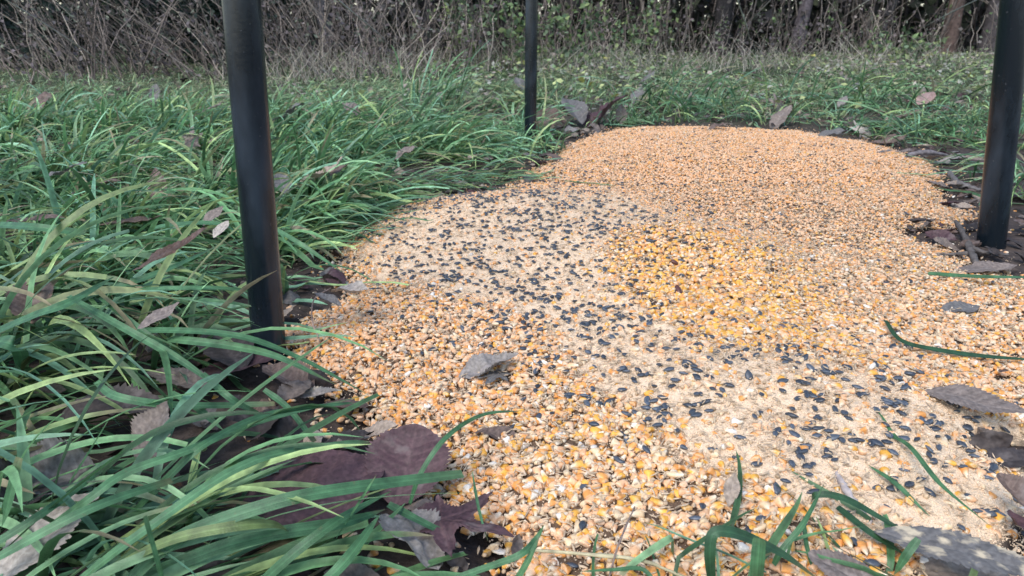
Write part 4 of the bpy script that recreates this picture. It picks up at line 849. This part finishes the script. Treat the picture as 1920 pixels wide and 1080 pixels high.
# small leaf fragments and bits in the litter: uncountable
def litter(n, xr, yr, size, prob):
    x = rng.uniform(*xr, n); y = rng.uniform(*yr, n); sd = sdist(x, y); px, py, d = project(x, y, 0 * x)
    ok = (sd < 0.0) & (px > -200) & (px < 2100) & (rng.random(n) < prob(x, y, px, py, sd)); x, y = x[ok], y[ok]; n = len(x)
    V, Fc, cc = leaf_mesh('ovate', 1, .55, .2, .4, .8, 5, (1, 1, 1), (1.3, 1.3, 1.3), crump=.08)
    V = V[:, :]; k = len(V); Rm = rots(n, .45); s = rng.uniform(*size, n)
    pal = np.array([LC[c][0] for c in ('brown', 'mauve', 'dark', 'maroon', 'tan', 'slate', 'dark')]); cl = pal[rng.integers(0, 7, n)] * rng.uniform(.6, 1.2, (n, 1))
    W = np.einsum('nij,kj->nki', Rm * s[:, None, None], V) + np.stack([x, y, ground_z(x, y) + rng.uniform(0, .02, n)], 1)[:, None]
    Q = (Fc[0][None] + (np.arange(n) * k)[:, None, None]).reshape(-1, 4)
    return W.reshape(-1, 3), Q, (cl[:, None] * cc[None]).reshape(-1, 3)
l1 = litter(8500, (-2.2, 2.4), (.35, 4), (.010, .06), lambda x, y, px, py, sd: np.where(y > 1.9, .45, 1))
l2 = litter(2200, (-6, 7), (3.5, 9), (.03, .08), lambda x, y, px, py, sd: .8 + 0 * x)
V, Q, c = merge([l1, l2])
link('leaf_litter', np_mesh('leaf_litter', V, Q, M_LEAF, c), label='brown and grey rotting leaf litter on the soil under the grass', cat='leaf litter', kind='stuff')

# ---------------------------------------------------------------- wood edge: weeds, shrubs, trees
def leafcards(C_, size, pal, n_rot=1.2):
    n = len(C_); V0 = np.array([(0, -.5, 0), (.32, -.1, .06), (0, .5, 0), (-.32, -.1, .06)]); Rm = rots(n, n_rot); s = rng.uniform(size[0], size[1], n)
    W = np.einsum('nij,kj->nki', Rm * s[:, None, None], V0) + C_[:, None]
    Q = (np.arange(4)[None] + np.arange(n)[:, None] * 4); cl = pal[rng.integers(0, len(pal), n)] * rng.uniform(.6, 1.3, (n, 1))
    return W.reshape(-1, 3), Q, np.repeat(cl, 4, 0)
def strands(n, cx, cy, spread, H, lean, r, pal, seg=7, K=3, curl=.25, leaves=0, lsize=(.02, .05), lpal=None):
    """n thin stems from one clump as tubes"""
    parts = []; pts = []
    for i in range(n):
        x0 = cx + rng.normal(0, spread); y0 = cy + rng.normal(0, spread); h = H * rng.uniform(.45, 1.1)
        a = rng.uniform(0, 6.28); b = rng.uniform(0, curl); lx = lean[0] * rng.uniform(.6, 1.3) + math.cos(a) * b; ly = lean[1] + math.sin(a) * b
        z0 = float(ground_z(x0, y0)) - .02; s = np.linspace(0, 1, seg)
        wob = rng.normal(0, .034, (seg, 2)).cumsum(0)
        P = np.stack([x0 + lx * h * s + (lx * .3) * h * s ** 2 + wob[:, 0] * h, y0 + ly * h * s + wob[:, 1] * h, z0 + h * s * (1 - .2 * s * rng.random())], 1)
        V, Q, c = tube(P, [r * rng.uniform(.6, 1.4), r * .35], K, None, pal[rng.integers(0, len(pal))] * rng.uniform(.6, 1.25)); parts.append((V, Q, c)); pts.append(P)
        for q in range(rng.integers(0, 4)):     # side twigs
            k = rng.integers(1, seg - 1); a = rng.uniform(0, 6.28); l_ = h * rng.uniform(.08, .3)
            P2 = P[k] + np.outer(np.linspace(0, 1, 4), [math.cos(a) * l_ * .6, math.sin(a) * l_ * .6, l_ * rng.uniform(-.1, .9)]); P2[1:3] += rng.normal(0, .01, (2, 3))
            parts.append(tube(P2, [r * .45, r * .2], 3, None, pal[rng.integers(0, len(pal))] * rng.uniform(.6, 1.2))); pts.append(P2)
    P = np.concatenate(pts)
    if leaves:
        c_ = P[rng.integers(0, len(P), leaves)] + rng.normal(0, .03, (leaves, 3)); parts.append(leafcards(c_, lsize, lpal))
    return merge(parts)
PW = np.array([(.24, .19, .16), (.33, .27, .225), (.15, .12, .105), (.44, .37, .30), (.19, .155, .135)])
PLV = np.array([(.16, .13, .13), (.22, .19, .17), (.12, .10, .10), (.16, .18, .13)])
PGL = np.array([(.15, .22, .09), (.24, .30, .12), (.10, .16, .08), (.18, .24, .14)])
PDK = np.array([(.025, .045, .03), (.04, .06, .04), (.02, .03, .025)])
def wx(px, y): return (px - 960) / F * (y * cp + CH * sp)
LB = {}
def add_plant(name, label, cat, group, x, y, args, mat=M_STEM, **k):
    k_ = LB.get(label, 0) + 1; LB[label] = k_
    if k_ > 1: label += ', %s such patch' % ['', '', 'second', 'third', 'fourth', 'fifth'][min(k_, 5)]
    V, Q, c = strands(args[0], x, y, *args[1:], **k); o_ = np.array([x, y, float(ground_z(x, y))])
    return link(name, np_mesh(name, V - o_, Q, mat, c), label=label, cat=cat, group=group, loc=o_)
def bg_txt(px_):
    L_ = [(0,'at the left frame edge'),(140,'above the foot of the leaning stalk'),(260,'behind the foot of the leaning stalk'),(360,'just left of the left leg'),(450,'behind the left leg'),(550,'just right of the left leg'),
          (680,'midway between the left and middle legs'),(800,'by the lime green bush'),(960,'by the middle leg'),(1080,'right of the middle leg'),(1200,'by the sparse green bush'),(1340,'at the dark straight trunk'),
          (1480,'at the grey mauve trunk'),(1640,'by the thin grey trunk'),(1770,'at the reddish trunk'),(1900,'at the right leg')]
    return min(L_, key=lambda l: abs(l[0] - px_))[1]
for i in range(30):
    px_ = 10 + i * 31 + rng.uniform(-18, 18); y_ = rng.uniform(5.2, 7.0) + max(0, (px_ - 500) / 500)
    lean = rng.uniform(-.8, -.1) if px_ < 430 else -0.15 if px_ < 620 else 0.0
    H_ = rng.uniform(.5, 1.1); dk = rng.uniform(.4, 1.0)
    lab = ('tall ' if H_ > .85 else 'short ' if H_ < .65 else '') + ('dark ' if dk < .7 else 'pale ' if dk > .82 else 'grey ') + ('leaning ' if px_ < 430 else 'tangled ') + 'dead weeds ' + bg_txt(px_)
    add_plant('dead_weed', lab, 'dead weeds', 'dead weeds along the left wood edge', wx(px_, y_), y_, (int(rng.integers(9, 22)), .14, H_, (lean, 0), .0048, PW * dk), curl=rng.uniform(.2, 1.0), leaves=int(rng.integers(60, 240)), lsize=(.015, .05), lpal=PLV * dk)
for i in range(24):
    px_ = 1000 + i * 41 + rng.uniform(-20, 20); y_ = rng.uniform(8.0, 10.5); H_ = rng.uniform(.5, 1.1); dk = rng.uniform(.5, 1.15)
    lab = ('tall ' if H_ > .85 else 'short ' if H_ < .65 else '') + ('dark ' if dk < .75 else 'pale ' if dk > 1.0 else 'grey ') + 'upright dead weeds ' + bg_txt(px_)
    add_plant('dead_weed', lab, 'dead weeds', 'dead weeds along the right wood edge', wx(px_, y_), y_, (int(rng.integers(8, 20)), .22, H_, (.12, 0), .0055, PW * dk), curl=rng.uniform(.2, .8), leaves=int(rng.integers(60, 220)), lsize=(.02, .06), lpal=np.concatenate([PLV, PGL[:1]]) * dk)
for i in range(34):   # fine dry grass fringe
    px_ = 470 + i * 40 + rng.uniform(-25, 25); y_ = rng.uniform(4.8, 5.8) if px_ < 760 else rng.uniform(6.0, 7.5)
    add_plant('dry_grass_tuft', 'straw coloured tuft of dry grass ' + bg_txt(px_), 'dry grass', 'dry grass tufts at the wood edge', wx(px_, y_), y_, (int(rng.integers(12, 30)), .16, .30, (.0, -.1), .0026, np.array([(.42, .37, .29), (.30, .27, .22), (.50, .45, .37)])), curl=.9)
for px_, y_, h_, lb in [(860, 7.2, .9, 'leafy lime green bush left of the middle leg'), (960, 6.8, 1.0, 'leafy green bush directly behind the middle leg'), (1060, 7.0, .9, 'leafy pale green bush right of the middle leg'),
                    (1180, 8.2, .7, 'sparse green bush before the wood right of the middle leg'), (1690, 7.6, .35, 'low green bush before the trees at right'), (700, 7.0, .9, 'brownish green bush between the left and middle legs')]:
    add_plant('leafy_shrub', lb, 'bush', None, wx(px_, y_), y_, (22, .16, h_, (0, 0), .004, PW), mat=M_FOL, curl=.5, leaves=520, lsize=(.035, .075), lpal=PGL if 'brown' not in lb else PLV)
for px_, y_, lb in [(60, 7.2, 'dark evergreen bush at the far left'), (240, 7.4, 'dark evergreen bush behind the leaning stalk'), (390, 7.6, 'dark evergreen bush left of the left leg')]:
    add_plant('evergreen_shrub', lb, 'bush', None, wx(px_, y_), y_, (30, .35, 1.3, (-.1, 0), .006, PDK), mat=M_FOL, curl=.8, leaves=1500, lsize=(.05, .13), lpal=PDK)
def tree(px_, y_, r, H, lab, colb, lean=0.0, crown=True, group=None):
    x = wx(px_, y_); z0 = float(ground_z(x, y_)); root = bpy.data.objects.new('tree', None); C.objects.link(root); root.location = (x, y_, z0)
    root['label'] = lab; root['category'] = 'tree'
    if group: root['group'] = group
    nseg = 14; s = np.linspace(0, 1, nseg); P = np.stack([lean * s * H + .06 * H * (vnoise(s * 3 + px_, s * 0, 2) - .5), .05 * H * (vnoise(s * 3, s * 0 + px_, 3) - .5), -0.1 + H * s], 1)
    P[:, :2] -= P[0, :2]
    rad = [r * 1.5, r * 1.12, r, r * .95, r * .9, r * .8, r * .65, r * .5, r * .35, r * .2]
    V, Q, c = tube(P, rad, 14, 60, colb); V += np.stack([fbm(V[:, 2] * 5 + V[:, 0] * 40, V[:, 1] * 40 + 9, 5) - .5] * 2 + [0 * V[:, 0]], 1) * r * .35
    c = c * (0.6 + .8 * fbm(V[:, 0] * 60 + 50, V[:, 2] * 6, 6))[:, None]
    parts = [(V, Q, c)]; tips = []
    for k in range(11):
        j = rng.integers(4, nseg - 1); a = rng.uniform(0, 6.28); l_ = H * rng.uniform(.15, .32)
        d_ = np.array([math.cos(a), math.sin(a), rng.uniform(.2, .8)]); P2 = P[j] + np.outer(np.linspace(0, 1, 5), d_ * l_); P2[1:] += rng.normal(0, .06, (4, 3)).cumsum(0) * l_
        parts.append(tube(P2, [r * .4, r * .1], 6, 10, colb)); tips.append(P2[1:])
        for q in range(3):
            a = rng.uniform(0, 6.28); s0 = P2[rng.integers(1, 5)]; P3 = s0 + np.outer(np.linspace(0, 1, 4), np.array([math.cos(a), math.sin(a), rng.uniform(-.1, .8)]) * l_ * .45); parts.append(tube(P3, [r * .15, r * .05], 4, None, colb)); tips.append(P3)
    V, Q, c = merge(parts); link('trunk', np_mesh('trunk', V, Q, M_BARK, c), parent=root)
    if crown:  # leaf crown above the view, added to block sky light and darken the wood
        T_ = np.concatenate(tips); n = 2600; cc = T_[rng.integers(0, len(T_), n)] + rng.normal(0, .28, (n, 3))
        V, Q, c = leafcards(cc, (.08, .2), np.array([(.09, .11, .05), (.14, .12, .06), (.06, .08, .04)])); link('crown', np_mesh('crown', V, Q, M_FOL, c), parent=root)
    return root
tree(1350, 9.5, .085, 5.5, 'dark straight tree trunk right of the middle leg', (.03, .026, .025))
tree(1380, 11.5, .05, 5.0, 'slim dark tree trunk just behind the straight one', (.06, .05, .05), .05)
tree(1490, 10.0, .07, 5.5, 'grey mauve tree trunk between the pale stalks', (.12, .10, .105), .04)
tree(1205, 11.0, .06, 5.0, 'dark tree trunk behind the sparse green bush', (.07, .06, .06), -.03)
tree(1640, 10.5, .055, 5.2, 'thin grey tree trunk at the right of the wood', (.11, .10, .10), .05)
tree(1772, 9.8, .08, 5.5, 'reddish brown tree trunk left of the right leg', (.13, .09, .075), .08)
tree(1855, 9.4, .10, 5.6, 'dark broad tree trunk nearest the right leg', (.07, .06, .06), .10)
tree(30, 8.5, .09, 5.0, 'dark leaning tree at the far left edge', (.06, .05, .055), -.3)
tree(330, 9.0, .09, 5.2, 'dark leaning tree behind the left evergreen bushes', (.06, .055, .06), -.25)
tree(620, 9.5, .06, 5.4, 'grey tree trunk right of the left leg', (.10, .09, .09), -.05)
tree(800, 10.5, .06, 5.2, 'grey tree trunk behind the lime green bush', (.09, .08, .08), 0)
# the mass of the wood behind
n = 1500; parts = []
for i in range(n):
    y_ = rng.uniform(9.5, 18); px_ = rng.uniform(-500, 2400); x_ = wx(px_, y_); h = rng.uniform(1.0, 3.2); s = np.linspace(0, 1, 6)
    P = np.stack([x_ + rng.normal(0, .25) * s * h + rng.normal(0, .02, 6), y_ + 0 * s, -.2 + h * s], 1)
    parts.append(tube(P, [rng.uniform(.006, .03), .004], 4, None, PW[rng.integers(0, 5)] * rng.uniform(.25, .8)))
nl = 60000; y_ = rng.uniform(9.8, 19, nl); px_ = rng.uniform(-600, 2500, nl)
cc = np.stack([wx(px_, y_), y_, rng.uniform(0, 1, nl) ** 1.3 * 3.6], 1)
keep = fbm(cc[:, 0] * 1.1 + 30, cc[:, 2] * 1.5 + 30, 71) > np.where(cc[:, 0] < -2, .40, .28); cc = cc[keep]
parts.append(leafcards(cc, (.10, .26), np.array([(.05, .055, .04), (.07, .06, .055), (.035, .04, .03), (.09, .10, .06)])))
V, Q, c = merge(parts)
link('distant_wood', np_mesh('distant_wood', V, Q, M_FOL, c), label='dense dark undergrowth of the wood behind the front trees', cat='wood', kind='stuff')
# low broad-leaved ground cover on the far grass
n = 15000; x_ = rng.uniform(-6, 7, n); y_ = rng.uniform(3.3, 8.5, n); ok = (fbm(x_ * 1.2, y_ * 1.2, 131) > .44) & (x_ > -1.2); x_, y_ = x_[ok], y_[ok]
V, Q, c = leafcards(np.stack([x_, y_, ground_z(x_, y_) + rng.uniform(.02, .10, len(x_))], 1), (.02, .05), np.array([(.26, .35, .16), (.38, .42, .18), (.17, .25, .12), (.33, .33, .27), (.30, .25, .21)]), .5)
link('ground_cover', np_mesh('ground_cover', V, Q, M_FOL, c), label='low broad leaved weeds growing in the far grass', cat='weeds', kind='stuff')
print('done')
